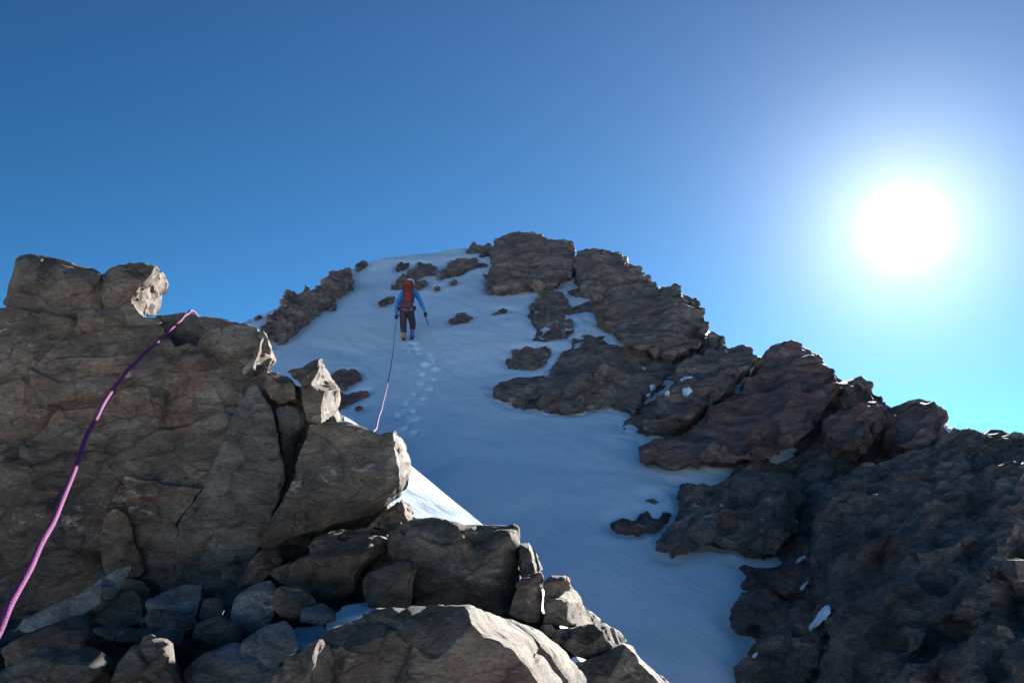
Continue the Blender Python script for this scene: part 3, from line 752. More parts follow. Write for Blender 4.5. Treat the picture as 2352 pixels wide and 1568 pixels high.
def boulder(label, outline, depth, mat='rock', seed=200, name='boulder', cat='boulder', vox=0.006, size=0.22, amp=0.012, **kw):
    kw.setdefault('fine', 0.2); kw.setdefault('levels', 3); kw.setdefault('jit', 1.5); kw.setdefault('maxseg', 25)
    return rock(name, label, cat, outline, depth, mat, seed=seed, vox=vox * 0.85, size=size * 1.6, amp=amp * 0.95, **kw)
rock('rock_rib', None, None, [(550, 835), (610, 838), (650, 860), (700, 880), (760, 905), (775, 955), (850, 1000), (895, 1060), (890, 1150), (905, 1215), (1000, 1225), (1150, 1240), (1195, 1290), (1230, 1400), (1330, 1500), (1420, 1660), (400, 1660), (500, 1400), (560, 1100)],
     lambda x, y: 3.35 - max(0, y - 1200) * 0.0021, 'rock_dark', back=0.45, bulge=0.03, step=60, vox=0.014, size=0.3, amp=0.03, seed=199, kind='structure')
boulder('pointed boulder with a pale sunlit triangle, beside the rock tower', [(655, 852, .05), (690, 838, .05), (715, 824, .05), (742, 820, .06), (752, 845, .35), (757, 868, .4), (785, 890, .25), (786, 935, .3), (770, 960, .2), (740, 972, 0), (705, 972, 0), (695, 940, 0), (685, 880, 0)], 2.88, 'rock', 201, back=0.5,
        inner=[(734, 826, 0), (728, 850, -.01), (716, 886, -.02), (745, 895, .03), (700, 890, -.03), (740, 940, -.02)], amp=0.016, jointed=True, size=0.14, lw=(0.5, 0.3))
boulder('large overhanging boulder with a bright sunlit right end', [(700, 1005, 0), (708, 972, .02), (760, 965, .06), (800, 966, .08), (835, 978, .08), (870, 992, .06), (895, 986, .05), (914, 986, .05), (932, 1002, .28), (946, 1022, .36), (954, 1052, .4), (952, 1080, .4), (936, 1122, .3), (910, 1158, .12), (870, 1184, .08), (800, 1208, .06), (700, 1234, .05), (620, 1262, .05), (585, 1260, .05), (610, 1210, 0), (650, 1130, 0), (680, 1060, 0)],
        2.95, 'rock_grey', 202, back=0.6, inner=[(903, 992, 0), (908, 1030, -.02), (918, 1075, -.01), (925, 1100, .02), (880, 1080, -.05), (820, 1070, -.06), (740, 1080, -.05), (700, 1150, -.06), (860, 1150, -.02), (780, 1160, -.05), (800, 1000, .0)], vox=0.006, size=0.2, amp=0.02, jointed=True, lw=(0.4, 0.2))
boulder('squat grey boulder with lichen in front of the sunlit snow crest', [(890, 1240, .06), (915, 1210, .1), (940, 1190, .12), (985, 1187, .12), (1022, 1190, .12), (1070, 1206, .12), (1130, 1204, .12), (1188, 1210, .1), (1196, 1250, .1), (1193, 1320, .06), (1190, 1400, .04), (1150, 1415, 0), (1050, 1420, 0), (960, 1400, 0), (940, 1340, 0), (900, 1290, .03)],
        2.75, 'rock_grey', 203, back=0.5, bulge=0.05, step=60, inner=[(955, 1230, -.02), (1060, 1225, 0), (1170, 1235, -.02), (1080, 1320, -.06)], size=0.26, amp=0.014, vox=0.007)
boulder('wedge shaped block leaning on the squat grey boulder', [(834, 1335, .03), (850, 1312, .05), (905, 1292, .06), (958, 1278, .06), (962, 1300, .04), (950, 1345, 0), (945, 1395, 0), (900, 1400, 0), (845, 1395, 0), (836, 1370, 0)], 2.58, 'rock', 204, back=0.4, bulge=0.03, step=45, size=0.2, amp=0.010)
boulder('rounded brown boulder below the overhanging boulder', [(605, 1318, .05), (640, 1296, .06), (720, 1268, .1), (790, 1245, .12), (850, 1236, .12), (895, 1240, .12), (885, 1270, .08), (840, 1315, .03), (815, 1360, 0), (790, 1396, 0), (755, 1398, 0), (700, 1360, 0), (640, 1340, 0)], 2.72, 'rock_brown', 205, back=0.4, bulge=0.05, step=50, size=0.24, amp=0.014)
boulder('thin layered slab with sunlit edges under the overhanging boulder', [(706, 1255, .05), (720, 1236, .1), (780, 1222, .16), (850, 1212, .2), (905, 1222, .2), (900, 1245, .1), (850, 1262, .02), (770, 1276, 0), (715, 1280, 0)], 2.86, 'rock', 206, name='slab', cat='slab', back=0.35, bulge=0.01, step=30, size=0.12, amp=0.014, vox=0.005)
boulder('jumble of small broken rock catching sun by the snow crest', [(850, 1208, .05), (868, 1184, .08), (900, 1160, .1), (925, 1142, .12), (942, 1165, .3), (946, 1190, .3), (920, 1212, .1), (885, 1225, 0)], 2.98, 'rock', 207, back=0.35, inner=[(915, 1165, 0), (925, 1190, 0)], size=0.08, amp=0.016, vox=0.006)
boulder('small dark block at the right shoulder of the squat grey boulder', [(1192, 1246, .05), (1215, 1243, .08), (1232, 1268, .2), (1246, 1308, .22), (1238, 1325, .1), (1195, 1330, 0)], 2.72, 'rock_dark', 208, back=0.3, inner=[(1220, 1270, 0), (1230, 1310, 0)], size=0.12, amp=0.008)
boulder('upright block with a plain face, left of the two below the squat boulder', [(1185, 1345, 0), (1200, 1325, .04), (1245, 1314, .06), (1250, 1360, .08), (1246, 1436, .06), (1210, 1430, 0), (1165, 1412, 0)], 2.6, 'rock', 209, back=0.35, bulge=0.02, step=40, size=0.2, amp=0.008)
boulder('squared block with a sunlit right flank above the dark boulders', [(1246, 1340, .02), (1258, 1322, .05), (1305, 1320, .05), (1312, 1352, .22), (1345, 1385, .32), (1384, 1428, .36), (1360, 1445, .2), (1300, 1442, .05), (1246, 1440, 0)], 2.62, 'rock', 210, back=0.4, inner=[(1300, 1330, 0), (1303, 1380, 0), (1305, 1425, 0)], size=0.12, amp=0.014, jointed=True)
boulder('big front boulder with a flat top edge and bright sunlit right slope', [(600, 1640, -.1), (640, 1560, 0), (690, 1500, .02), (730, 1455, .04), (765, 1428, .06), (822, 1406, .08), (900, 1398, .08), (1000, 1392, .08), (1080, 1387, .07), (1150, 1416, .34), (1238, 1452, .46), (1298, 1498, .5), (1338, 1548, .52), (1400, 1660, .52), (1200, 1680, 0), (900, 1690, -.1)],
        1.92, 'rock_grey', 211, back=0.6, inner=[(1074, 1396, 0), (1085, 1430, -.03), (1115, 1462, -.03), (1180, 1490, -.02), (1215, 1530, -.03), (1240, 1580, -.03), (900, 1450, -.04), (800, 1480, -.03), (1000, 1520, -.07)], vox=0.006, size=0.32, amp=0.014, levels=3)
boulder('dark block with a bright sunlit right face, at the bottom left of the front boulder', [(600, 1640, 0), (630, 1560, .0), (665, 1510, .02), (715, 1474, .04), (738, 1466, .04), (758, 1480, .16), (770, 1500, .2), (778, 1560, .22), (785, 1660, .22), (700, 1680, 0)], 1.72, 'rock', 212, back=0.35, inner=[(726, 1478, 0), (716, 1520, -.02), (700, 1580, -.03), (690, 1640, -.03)], size=0.16, amp=0.014, vox=0.005)
boulder('dark boulder with a broken top at the lower right of the rib', [(1240, 1440, 0), (1300, 1436, .05), (1395, 1430, .08), (1425, 1452, .2), (1440, 1470, .22), (1420, 1500, .1), (1370, 1525, .02), (1320, 1510, 0)], 2.6, 'rock', 213, back=0.4, bulge=0.02, step=40, size=0.15, amp=0.012)
boulder('lowest dark boulder on the right skyline of the rib, with a thin sunlit rim', [(1320, 1520, 0), (1385, 1500, .03), (1425, 1474, .05), (1452, 1480, .12), (1488, 1520, .2), (1545, 1570, .24), (1640, 1660, .24), (1500, 1700, 0), (1340, 1690, -.05), (1310, 1580, 0)], 2.56, 'rock_grey', 214, back=0.45, inner=[(1440, 1482, 0), (1475, 1522, .0), (1520, 1568, 0), (1400, 1560, -.05)], size=0.22, amp=0.010)
# rubble at the lower left
boulder('long pale grey slab leaning across the lower left rubble', [(28, 1450, 0), (50, 1420, 0), (95, 1398, .03), (175, 1364, .05), (235, 1325, .08), (280, 1300, .1), (305, 1292, .1), (306, 1310, .1), (255, 1370, .05), (200, 1410, 0), (140, 1430, 0), (60, 1458, -.02)], 2.62, 'rock_blue', 215, name='slab', cat='slab', back=0.18, bulge=0.02, step=45, size=0.25, amp=0.006)
boulder('flat blue-grey slab with a straight lower edge at the tower foot', [(328, 1381, 0), (375, 1358, .08), (420, 1340, .14), (464, 1342, .14), (462, 1372, .06), (452, 1406, 0), (395, 1400, 0)], 2.6, 'rock_blue', 216, name='slab', cat='slab', back=0.10, size=0.2, amp=0.004, sky_back=(0.0, 0.6, -1))
boulder('small squared tan stone right of the flat blue-grey slab', [(468, 1380, .02), (490, 1372, .04), (518, 1382, .05), (508, 1410, 0), (490, 1432, 0), (456, 1418, 0)], 2.6, 'rock_brown', 217, name='stone', cat='stone', back=0.2, size=0.12, amp=0.006)
boulder('brown boulder lying under the long pale slab', [(5, 1490, 0), (60, 1462, .03), (120, 1440, .06), (205, 1438, .06), (216, 1460, .03), (200, 1490, 0), (120, 1520, -.02), (10, 1545, -.03)], 2.35, 'rock_brown', 218, back=0.3, bulge=0.03, step=45, size=0.2, amp=0.008)
boulder('dark boulder in the bottom left corner', [(-60, 1640, -.05), (-30, 1560, 0), (40, 1520, .02), (95, 1488, .05), (160, 1470, .08), (185, 1466, .08), (230, 1490, .1), (262, 1512, .12), (262, 1600, .05), (240, 1680, 0)], 2.05, 'rock_dark', 219, back=0.4, bulge=0.02, step=55, size=0.24, amp=0.010)
boulder('knobbly boulder speckled with sunlight at the bottom left', [(240, 1660, 0), (255, 1570, .02), (268, 1525, .03), (300, 1490, .05), (340, 1468, .07), (375, 1468, .09), (398, 1482, .16), (408, 1520, .22), (416, 1580, .24), (430, 1680, .24)], 1.95, 'rock', 220, back=0.35, inner=[(380, 1482, 0), (388, 1530, -.02), (394, 1600, -.02), (330, 1540, -.04)], size=0.10, amp=0.014, vox=0.005)
boulder('slab with a thin sunlit front edge behind the knobbly boulder', [(212, 1445, .02), (250, 1436, .06), (330, 1446, .1), (385, 1436, .12), (432, 1442, .12), (420, 1475, .02), (390, 1490, 0), (330, 1478, 0), (250, 1470, 0)], 2.28, 'rock_dark', 221, name='slab', cat='slab', back=0.22, bulge=0.01, step=40, size=0.18, amp=0.007)
boulder('dark blue-grey boulder in the hollow under the tower', [(540, 1370, .05), (575, 1348, .06), (620, 1332, .08), (640, 1360, .05), (630, 1400, 0), (610, 1450, 0), (560, 1460, 0), (528, 1425, 0)], 2.5, 'rock_blue', 222, back=0.3, bulge=0.03, step=40, size=0.2, amp=0.008)
boulder('brown rounded stone right of the hollow', [(612, 1385, 0), (640, 1345, .05), (690, 1345, .06), (725, 1372, .05), (738, 1405, .02), (700, 1425, 0), (640, 1420, 0)], 2.46, 'rock_brown', 223, name='stone', cat='stone', back=0.3, bulge=0.03, step=35, size=0.16, amp=0.009)
boulder('grey stone just above the snow pocket', [(690, 1400, .03), (740, 1384, .05), (772, 1400, .05), (775, 1425, .02), (740, 1436, 0), (690, 1428, 0)], 2.38, 'rock_blue', 224, name='stone', cat='stone', back=0.2, bulge=0.02, step=30, size=0.12, amp=0.006)
boulder('dark stone left of the snow pocket', [(560, 1470, 0), (610, 1440, .04), (655, 1425, .05), (672, 1440, .03), (690, 1490, 0), (650, 1520, 0), (600, 1540, -.02), (550, 1520, 0)], 2.2, 'rock_blue', 225, name='stone', cat='stone', back=0.3, bulge=0.02, step=40, size=0.18, amp=0.008)
boulder('broad bluish boulder at the bottom between the knobbly boulder and the front boulder', [(400, 1620, 0), (420, 1540, .02), (470, 1500, .05), (540, 1478, .08), (600, 1490, .08), (640, 1530, .05), (620, 1600, 0), (600, 1680, -.05)], 2.15, 'rock_blue', 226, back=0.35, bulge=0.02, step=55, size=0.26, amp=0.009)
boulder('dark stone under the flat blue-grey slab', [(335, 1420, 0), (350, 1396, .03), (400, 1404, .05), (440, 1412, .05), (460, 1440, .02), (420, 1462, 0), (350, 1448, 0)], 2.42, 'rock_dark', 227, name='stone', cat='stone', back=0.25, bulge=0.02, step=35, size=0.15, amp=0.008)
boulder('dark stone in shadow between the long pale slab and the tower', [(240, 1395, .02), (280, 1350, .05), (330, 1350, .06), (345, 1390, .02), (330, 1430, 0), (260, 1440, 0), (200, 1430, 0)], 2.68, 'rock_dark', 228, name='stone', cat='stone', back=0.25, bulge=0.03, step=35, size=0.15, amp=0.009)
boulder('dark stone wedged behind the tan stone', [(455, 1430, 0), (500, 1410, .04), (545, 1425, .04), (560, 1460, .02), (530, 1490, 0), (470, 1480, 0), (440, 1460, 0)], 2.36, 'rock_dark', 229, name='stone', cat='stone', back=0.25, bulge=0.02, step=35, size=0.15, amp=0.008)
boulder('small brown stone jammed at the foot of the dark crack', [(552, 1345, .02), (575, 1290, .06), (600, 1262, .08), (640, 1262, .1), (650, 1290, .06), (620, 1320, .02), (590, 1345, 0)], 2.86, 'rock_brown', 230, name='stone', cat='stone', back=0.3, bulge=0.02, step=30, size=0.12, amp=0.008)

# loose chips in the gaps of the rubble
rg = random.Random(5)
cv, cf = [], []
for i in range(900):
    x, y = rg.uniform(-2.2, 0.4), rg.uniform(1.2, 3.3)
    j = int(round((x + 3.2) / 4.8 * 259)); k = int(round((y - 0.2) / 5.8 * 299))
    z = zg[k * 260 + j]
    r0 = rg.choice((0.008, 0.012, 0.018, 0.028)) * rg.uniform(0.7, 1.3)
    c0 = Vector((x, y, z + r0 * 0.3))
    o_ = len(cv)
    for v in ((1, 0, 0), (-1, 0, 0), (0, 1, 0), (0, -1, 0), (0, 0, 1), (0, 0, -1)):
        cv.append(tuple(c0 + Vector([(v[0] + rg.uniform(-.35, .35)) * r0 * 1.4, (v[1] + rg.uniform(-.35, .35)) * r0, (v[2] + rg.uniform(-.35, .35)) * r0 * 0.6])))
    cf += [(o_ + a, o_ + b, o_ + c) for a, b, c in ((0, 2, 4), (2, 1, 4), (1, 3, 4), (3, 0, 4), (2, 0, 5), (1, 2, 5), (3, 1, 5), (0, 3, 5))]
me = bpy.data.meshes.new('gravel'); me.from_pydata(cv, [], cf)
tag(link('gravel', me, M['rock']), 'small grey rock chips lying between the foreground stones', 'gravel', kind='stuff')

# snow pockets between the boulders
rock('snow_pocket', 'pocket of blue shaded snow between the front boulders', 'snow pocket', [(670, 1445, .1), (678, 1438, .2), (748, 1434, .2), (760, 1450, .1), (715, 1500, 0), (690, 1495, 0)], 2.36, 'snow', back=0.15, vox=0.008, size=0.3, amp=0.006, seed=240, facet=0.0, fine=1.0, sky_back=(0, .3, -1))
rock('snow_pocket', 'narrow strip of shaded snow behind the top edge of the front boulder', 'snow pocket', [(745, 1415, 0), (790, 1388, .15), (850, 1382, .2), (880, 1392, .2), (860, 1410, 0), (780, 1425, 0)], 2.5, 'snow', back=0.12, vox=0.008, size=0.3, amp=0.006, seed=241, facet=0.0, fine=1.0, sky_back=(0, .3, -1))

# ================================================================== SNOW PATCHES ON THE RIDGE
def bvh_of(names):
    vs_, fs_ = [], []
    for o, p in BUILT:
        if o.name.split('.')[0] in names:
            off = len(vs_)
            vs_ += [Vector(v) for v in p]
            fs_ += [[i + off for i in f.vertices] for f in o.data.polygons]
    return BVHTree.FromPolygons(vs_, fs_)
bv = bvh_of(('rock_ridge', 'rock_crag'))
def patch(label, pts, th=0.12):
    cx = sum(p[0] for p in pts) / len(pts); cy = sum(p[1] for p in pts) / len(pts)
    dep = {}
    def hit(x, y):
        r = ray(x, y); L = np.linalg.norm(r)
        h = bv.ray_cast(Vector((0, 0, 0)), Vector(r / L))
        return (h[3] / L) if h[0] else None
    dc = hit(cx, cy)
    if dc is None: return
    ds = [hit(p[0], p[1]) for p in pts]
    ds = [d if d is not None and abs(d - dc) < 0.6 else dc for d in ds]
    dm = min(ds + [dc])
    poly = [(p[0], p[1], d) for p, d in zip(pts, ds)]
    def depth(x, y):
        w = [1 / (1 + (x - q[0]) ** 2 + (y - q[1]) ** 2) for q in poly + [(cx, cy, dc)]]
        return sum(a * q[2] for a, q in zip(w, poly + [(cx, cy, dc)])) / sum(w) - 0.12
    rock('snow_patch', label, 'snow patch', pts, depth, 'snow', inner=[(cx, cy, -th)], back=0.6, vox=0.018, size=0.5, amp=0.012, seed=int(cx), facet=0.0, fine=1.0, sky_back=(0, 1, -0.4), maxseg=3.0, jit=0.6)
patch('small snow patch on the ridge, right of the cluster below the domed crag', r1([(1800, 1285), (1850, 1270), (1880, 1300), (1840, 1330), (1810, 1315)]))
patch('thin snow streak on the ridge above the small patch cluster', r1([(1760, 1222), (1830, 1195), (1882, 1195), (1878, 1230), (1800, 1228)]))
patch('tiny snow fleck leftmost in the ridge cluster', r1([(1562, 1260), (1600, 1252), (1602, 1292), (1568, 1296)]))
patch('tiny low snow fleck at the bottom of the ridge cluster', r1([(1540, 1330), (1565, 1315), (1575, 1330), (1545, 1342)]))
patch('tiny snow fleck in the middle of the ridge cluster', r1([(1675, 1308), (1700, 1300), (1705, 1320), (1680, 1322)]))
patch('snow streak in the red block at lower right', r3([(1345, 785), (1360, 765), (1395, 752), (1400, 770), (1360, 792)]))
patch('round snow fleck in the lower red block', r3([(1395, 915), (1420, 908), (1430, 930), (1402, 938)]))
patch('hooked snow patch below the red block near the right wall', r3([(1512, 1072), (1560, 1062), (1572, 1095), (1568, 1125), (1552, 1125), (1550, 1098), (1515, 1092)]))
patch('small snow fleck high in the ragged brown crag', r3([(838, 438), (855, 424), (875, 425), (862, 442)]))
patch('small snow fleck at the edge of the dark ragged crag', r3([(1068, 1385), (1090, 1362), (1100, 1378), (1080, 1395)]))

# ================================================================== ROPE
def catmull(pts, n=14):
    pts = [np.array(p) for p in pts]
    pts = [2 * pts[0] - pts[1]] + pts + [2 * pts[-1] - pts[-2]]
    out = []
    for i in range(1, len(pts) - 2):
        p0, p1, p2, p3_ = pts[i - 1:i + 3]
        for k in range(n):
            t = k / n
            out.append(0.5 * (2 * p1 + (p2 - p0) * t + (2 * p0 - 5 * p1 + 4 * p2 - p3_) * t * t + (3 * p1 - p0 - 3 * p2 + p3_) * t ** 3))
    out.append(pts[-2])
    return out
def tube(path, rad, sides=10, closed_ends=True):
    vs_, fs_ = [], []
    up = np.array([0.13, 0.21, 1.0])
    for i, p in enumerate(path):
        a = path[max(0, i - 1)]; b = path[min(len(path) - 1, i + 1)]
        t = b - a; t = t / (np.linalg.norm(t) + 1e-12)
        u = np.cross(t, up); u /= np.linalg.norm(u) + 1e-12
        v = np.cross(t, u)
        r = rad(i / (len(path) - 1)) if callable(rad) else rad
        for k in range(sides):
            c, s = math.cos(2 * math.pi * k / sides), math.sin(2 * math.pi * k / sides)
            vs_.append(tuple(p + (u * c + v * s) * r))
    for i in range(len(path) - 1):
        for k in range(sides):
            a = i * sides + k; b = i * sides + (k + 1) % sides
            fs_.append((a, b, b + sides, a + sides))
    if closed_ends:
        fs_.append(tuple(range(sides))[::-1]); o = (len(path) - 1) * sides
        fs_.append(tuple(o + k for k in range(sides)))
    return vs_, fs_
def mesh_obj(name, vs_, fs_, mat, parent=None, smooth=True, sub=0, loc=None):
    me = bpy.data.meshes.new(name)
    me.from_pydata([tuple(v) for v in vs_], [], fs_)
    bm = bmesh.new(); bm.from_mesh(me); bmesh.ops.recalc_face_normals(bm, faces=bm.faces); bm.to_mesh(me); bm.free()
    me.polygons.foreach_set('use_smooth', np.full(len(me.polygons), smooth))
    o = link(name, me, mat, parent)
    if sub:
        s = o.modifiers.new('s', 'SUBSURF'); s.levels = sub; s.render_levels = sub
    return o

mr, n, l, bs = nodes_of('rope_sheath')
geo = n.new('ShaderNodeNewGeometry')
t = noise_node(n, l, geo.outputs['Position'], 330, 2, 0.5)
r = ramp(n, [(0.36, (0.05, 0.008, 0.06)), (0.6, (0.2, 0.03, 0.165))])
l.new(t.outputs['Fac'], r.inputs['Fac']); l.new(r.outputs['Color'], bs.inputs['Base Color'])
bs.inputs['Roughness'].default_value = 0.8; bs.inputs['Specular IOR Level'].default_value = 0.15
bp = n.new('ShaderNodeBump'); bp.inputs['Strength'].default_value = 0.6; bp.inputs['Distance'].default_value = 0.003
l.new(t.outputs['Fac'], bp.inputs['Height']); l.new(bp.outputs['Normal'], bs.inputs['Normal'])
M['rope'] = mr

# climber stands here
CL = P(934, 780, snow_d(934, 780))
def cl(zx, zy, dy=0.0):          # from the figure's sketch: x right, z up, dy away from camera
    return CL + np.array([(zx - 610) * 0.00182, dy, (1378 - zy) * 0.00182])
rope_pts = [P(-60, 1600, 1.2), P(0, 1440, 1.32), P(75, 1290, 1.52), P(147, 1140, 1.85), P(205, 990, 2.3), P(262, 890, 2.7), P(320, 823, 3.02), P(365, 783, 3.25), P(400, 750, 3.42), P(430, 721, 3.6), P(448, 720, 3.75),
            P(500, 790, 4.35), P(640, 930, 4.5), P(790, 1010, 4.7), P(858, 990, 5.2), P(868, 965, 6.2), P(880, 925, 8.5), P(893, 868, 12.0), P(903, 805, 16.5)]
rope_pts += [cl(470, 1180, -0.25), cl(520, 1010, -0.17), cl(560, 965, -0.12)]
path = catmull(rope_pts, 14)
path = [p + np.array([0.0012 * math.sin(i * .55), 0, 0.0009 * math.sin(i * .83)]) for i, p in enumerate(path)]
v_, f_ = tube(path, 0.0058, 10)
rope = mesh_obj('climbing_rope', v_, f_, M['rope'])
tag(rope, 'long purple climbing rope running over the rocks up to the climber', 'rope')

# ================================================================== CLIMBER
M['jacket'] = plain_mat('blue_jacket', (0.01, 0.19, 0.52), 0.75, 0.2, 12)
M['trousers'] = plain_mat('dark_trousers', (0.03, 0.025, 0.045), 0.85, 0.3, 15)
M['skin'] = plain_mat('skin', (0.45, 0.27, 0.2), 0.6, 0.1)
M['pack'] = plain_mat('red_pack', (0.17, 0.02, 0.018), 0.75, 0.3, 14)
M['lid'] = plain_mat('orange_lid', (0.22, 0.035, 0.022), 0.75, 0.3, 14)
M['pack_dark'] = plain_mat('dark_pack_cloth', (0.06, 0.025, 0.045), 0.8, 0.3, 20)
M['glove'] = plain_mat('black_glove', (0.02, 0.02, 0.025), 0.8)
M['boot_o'] = plain_mat('orange_boot', (0.34, 0.11, 0.05), 0.7)
M['boot_b'] = plain_mat('blue_gaiter', (0.03, 0.09, 0.34), 0.7)
M['sole'] = plain_mat('boot_sole', (0.03, 0.03, 0.03), 0.9)
M['helmet'] = plain_mat('white_helmet', (0.55, 0.57, 0.6), 0.5, 0.05)
M['harness'] = plain_mat('harness_web', (0.13, 0.02, 0.025), 0.8)
M['metal'] = plain_mat('steel', (0.45, 0.46, 0.48), 0.35, 0.1, 30, 0.9)
M['axe'] = plain_mat('axe_shaft', (0.06, 0.07, 0.09), 0.45, 0.1, 30, 0.4)

person = empty('person', CL)
tag(person, 'climber in blue jacket and dark trousers walking up the snow, seen from behind', 'person')
def rel(p): return np.array(p) - CL
def skin_mesh(name, verts, edges, radii, mat, parent, root=0, sub=2):
    me = bpy.data.meshes.new('sk'); me.from_pydata([tuple(v) for v in verts], edges, [])
    o = bpy.data.objects.new('sk', me); COL.objects.link(o)
    o.modifiers.new('skin', 'SKIN')
    if not me.skin_vertices:
        bm = bmesh.new(); bm.from_mesh(me); bm.verts.layers.skin.verify(); bm.to_mesh(me); bm.free()
    for i, rr in enumerate(radii):
        sv = me.skin_vertices[0].data[i]
        sv.radius = (rr, rr) if isinstance(rr, (int, float)) else rr
        sv.use_root = (i == root)
    s = o.modifiers.new('sub', 'SUBSURF'); s.levels = sub; s.render_levels = sub
    dg = bpy.context.evaluated_depsgraph_get()
    out = bpy.data.meshes.new_from_object(o.evaluated_get(dg))
    bpy.data.objects.remove(o); bpy.data.meshes.remove(me)
    out.name = name
    out.polygons.foreach_set('use_smooth', np.full(len(out.polygons), True))
    return link(name, out, mat, parent)
J = {k: rel(v) for k, v in dict(
    pelvis=cl(600, 935, -0.02), spine=cl(605, 820, 0.02), chest=cl(612, 700, 0.07), neck=cl(618, 600, 0.12), head=cl(624, 560, 0.19), crown=cl(627, 512, 0.21),
    shl=cl(538, 668, 0.08), ell=cl(462, 845, 0.04), wrl=cl(445, 990, 0.10),
    shr=cl(704, 655, 0.08), elr=cl(782, 805, 0.04), wrr=cl(845, 960, 0.08),
    hipl=cl(558, 965, -0.02), knl=cl(552, 1160, 0.04), anl=cl(572, 1320, -0.02), tol=cl(556, 1362, 0.16),
    hipr=cl(642, 955, -0.02), knr=cl(676, 1125, 0.26), anr=cl(674, 1285, 0.16), tor=cl(680, 1318, 0.34)).items()}
names = ['pelvis', 'spine', 'chest', 'neck', 'head', 'crown', 'shl', 'ell', 'wrl', 'shr', 'elr', 'wrr', 'hipl', 'knl', 'anl', 'tol', 'hipr', 'knr', 'anr', 'tor']
ix = {k: i for i, k in enumerate(names)}
E = [('pelvis', 'spine'), ('spine', 'chest'), ('chest', 'neck'), ('neck', 'head'), ('head', 'crown'), ('chest', 'shl'), ('shl', 'ell'), ('ell', 'wrl'), ('chest', 'shr'), ('shr', 'elr'), ('elr', 'wrr'), ('pelvis', 'hipl'), ('hipl', 'knl'), ('knl', 'anl'), ('anl', 'tol'), ('pelvis', 'hipr'), ('hipr', 'knr'), ('knr', 'anr'), ('anr', 'tor')]
RB = dict(pelvis=.12, spine=.115, chest=.125, neck=.055, head=.085, crown=.07, shl=.06, ell=.042, wrl=.03, shr=.06, elr=.042, wrr=.03, hipl=.085, knl=.055, anl=.04, tol=.03, hipr=.085, knr=.055, anr=.04, tor=.03)
body = skin_mesh('body', [J[k] for k in names], [(ix[a], ix[b]) for a, b in E], [RB[k] for k in names], M['skin'], person)
def chain(name, keys, radii, mat, parent=person, extra=()):
    vs_ = [J[k] if isinstance(k, str) else k for k in keys]
    return skin_mesh(name, vs_, [(i, i + 1) for i in range(len(vs_) - 1)] + list(extra), radii, mat, parent)
# jacket: torso with two sleeves
jv = [J['pelvis'] + np.array([0, 0, .02]), J['spine'], J['chest'], J['neck'] - np.array([0, 0.01, .03]), J['shl'], J['ell'], J['wrl'], J['shr'], J['elr'], J['wrr']]
skin_mesh('jacket', jv, [(0, 1), (1, 2), (2, 3), (2, 4), (4, 5), (5, 6), (2, 7), (7, 8), (8, 9)], [.17, .15, .155, .075, .082, .062, .048, .082, .062, .048], M['jacket'], person)
skin_mesh('trousers', [J['pelvis'] + np.array([0, 0, .03]), J['hipl'], J['knl'], J['anl'] + np.array([0, 0, .05]), J['hipr'], J['knr'], J['anr'] + np.array([0, 0, .12])], [(0, 1), (1, 2), (2, 3), (0, 4), (4, 5), (5, 6)], [.165, .12, .095, .078, .12, .092, .07], M['trousers'], person)
chain('gaiter', [J['knr'] * .35 + J['anr'] * .65, J['anr'] + np.array([0, 0, .02])], [.072, .07], M['boot_b'])
for side, mat in (('l', 'boot_o'), ('r', 'boot_b')):
    an, to = J['an' + side], J['to' + side]
    heel = an + np.array([0, -0.07, -0.075])
    bt = skin_mesh('boot', [an + np.array([0, 0, .05]), an + np.array([0, 0, -.03]), heel, an * .5 + to * .5 + np.array([0, 0, -.02]), to], [(0, 1), (1, 2), (1, 3), (3, 4)], [.068, .066, .055, .058, .048], M[mat], person, root=1)
    cz = min(v.co.z for v in bt.data.vertices)
    sp = [(heel + np.array([0, -.01, 0])), an * .5 + to * .5, to + np.array([0, .03, 0])]
    vv, ff2 = tube([np.array([q[0], q[1], q[2] - .035]) for q in sp], 0.042, 8)
    mesh_obj('sole', vv, ff2, M['sole'], bt)
    for k in range(4):
        c = heel * (1 - k / 3) + to * (k / 3)
        for sx in (-.035, .035):
            vv, ff2 = tube([c + np.array([sx, 0, -.04]), c + np.array([sx * 1.1, 0, -.12])], lambda t: .008 * (1 - .8 * t), 5)
            mesh_obj('crampon_point', vv, ff2, M['metal'], bt)
# gloves with five bent fingers each, closed round what they hold
def glove(wr, down, grip):
    down = down / np.linalg.norm(down)
    palm = wr + down * .05
    side = np.cross(down, np.array([0, 1, 0])); side /= np.linalg.norm(side)
    curl = np.array([0, 1.0, 0]) * grip
    vs_ = [wr, palm, wr + down * .095]; es = [(0, 1), (1, 2)]; rr = [.04, .042, .036]
    for k in range(4):
        b = wr + down * .09 + side * (k - 1.5) * .019
        ln = (.028, .032, .03, .024)[k]
        i0 = len(vs_)
        vs_ += [b, b + down * ln + curl * .012, b + down * ln * 1.1 + curl * .045]
        es += [(2, i0), (i0, i0 + 1), (i0 + 1, i0 + 2)]; rr += [.011, .010, .009]
    i0 = len(vs_)
    t0 = wr + down * .04 + side * .04
    vs_ += [t0, t0 + down * .03 + side * .012 + curl * .02, t0 + down * .05 + curl * .045]
    es += [(1, i0), (i0, i0 + 1), (i0 + 1, i0 + 2)]; rr += [.012, .011, .010]
    return skin_mesh('glove', vs_, es, rr, M['glove'], person, sub=1)
glove(J['wrl'], np.array([0.0, .05, -1.0]), 1.0)
glove(J['wrr'], np.array([.3, .05, -1.0]), 1.0)
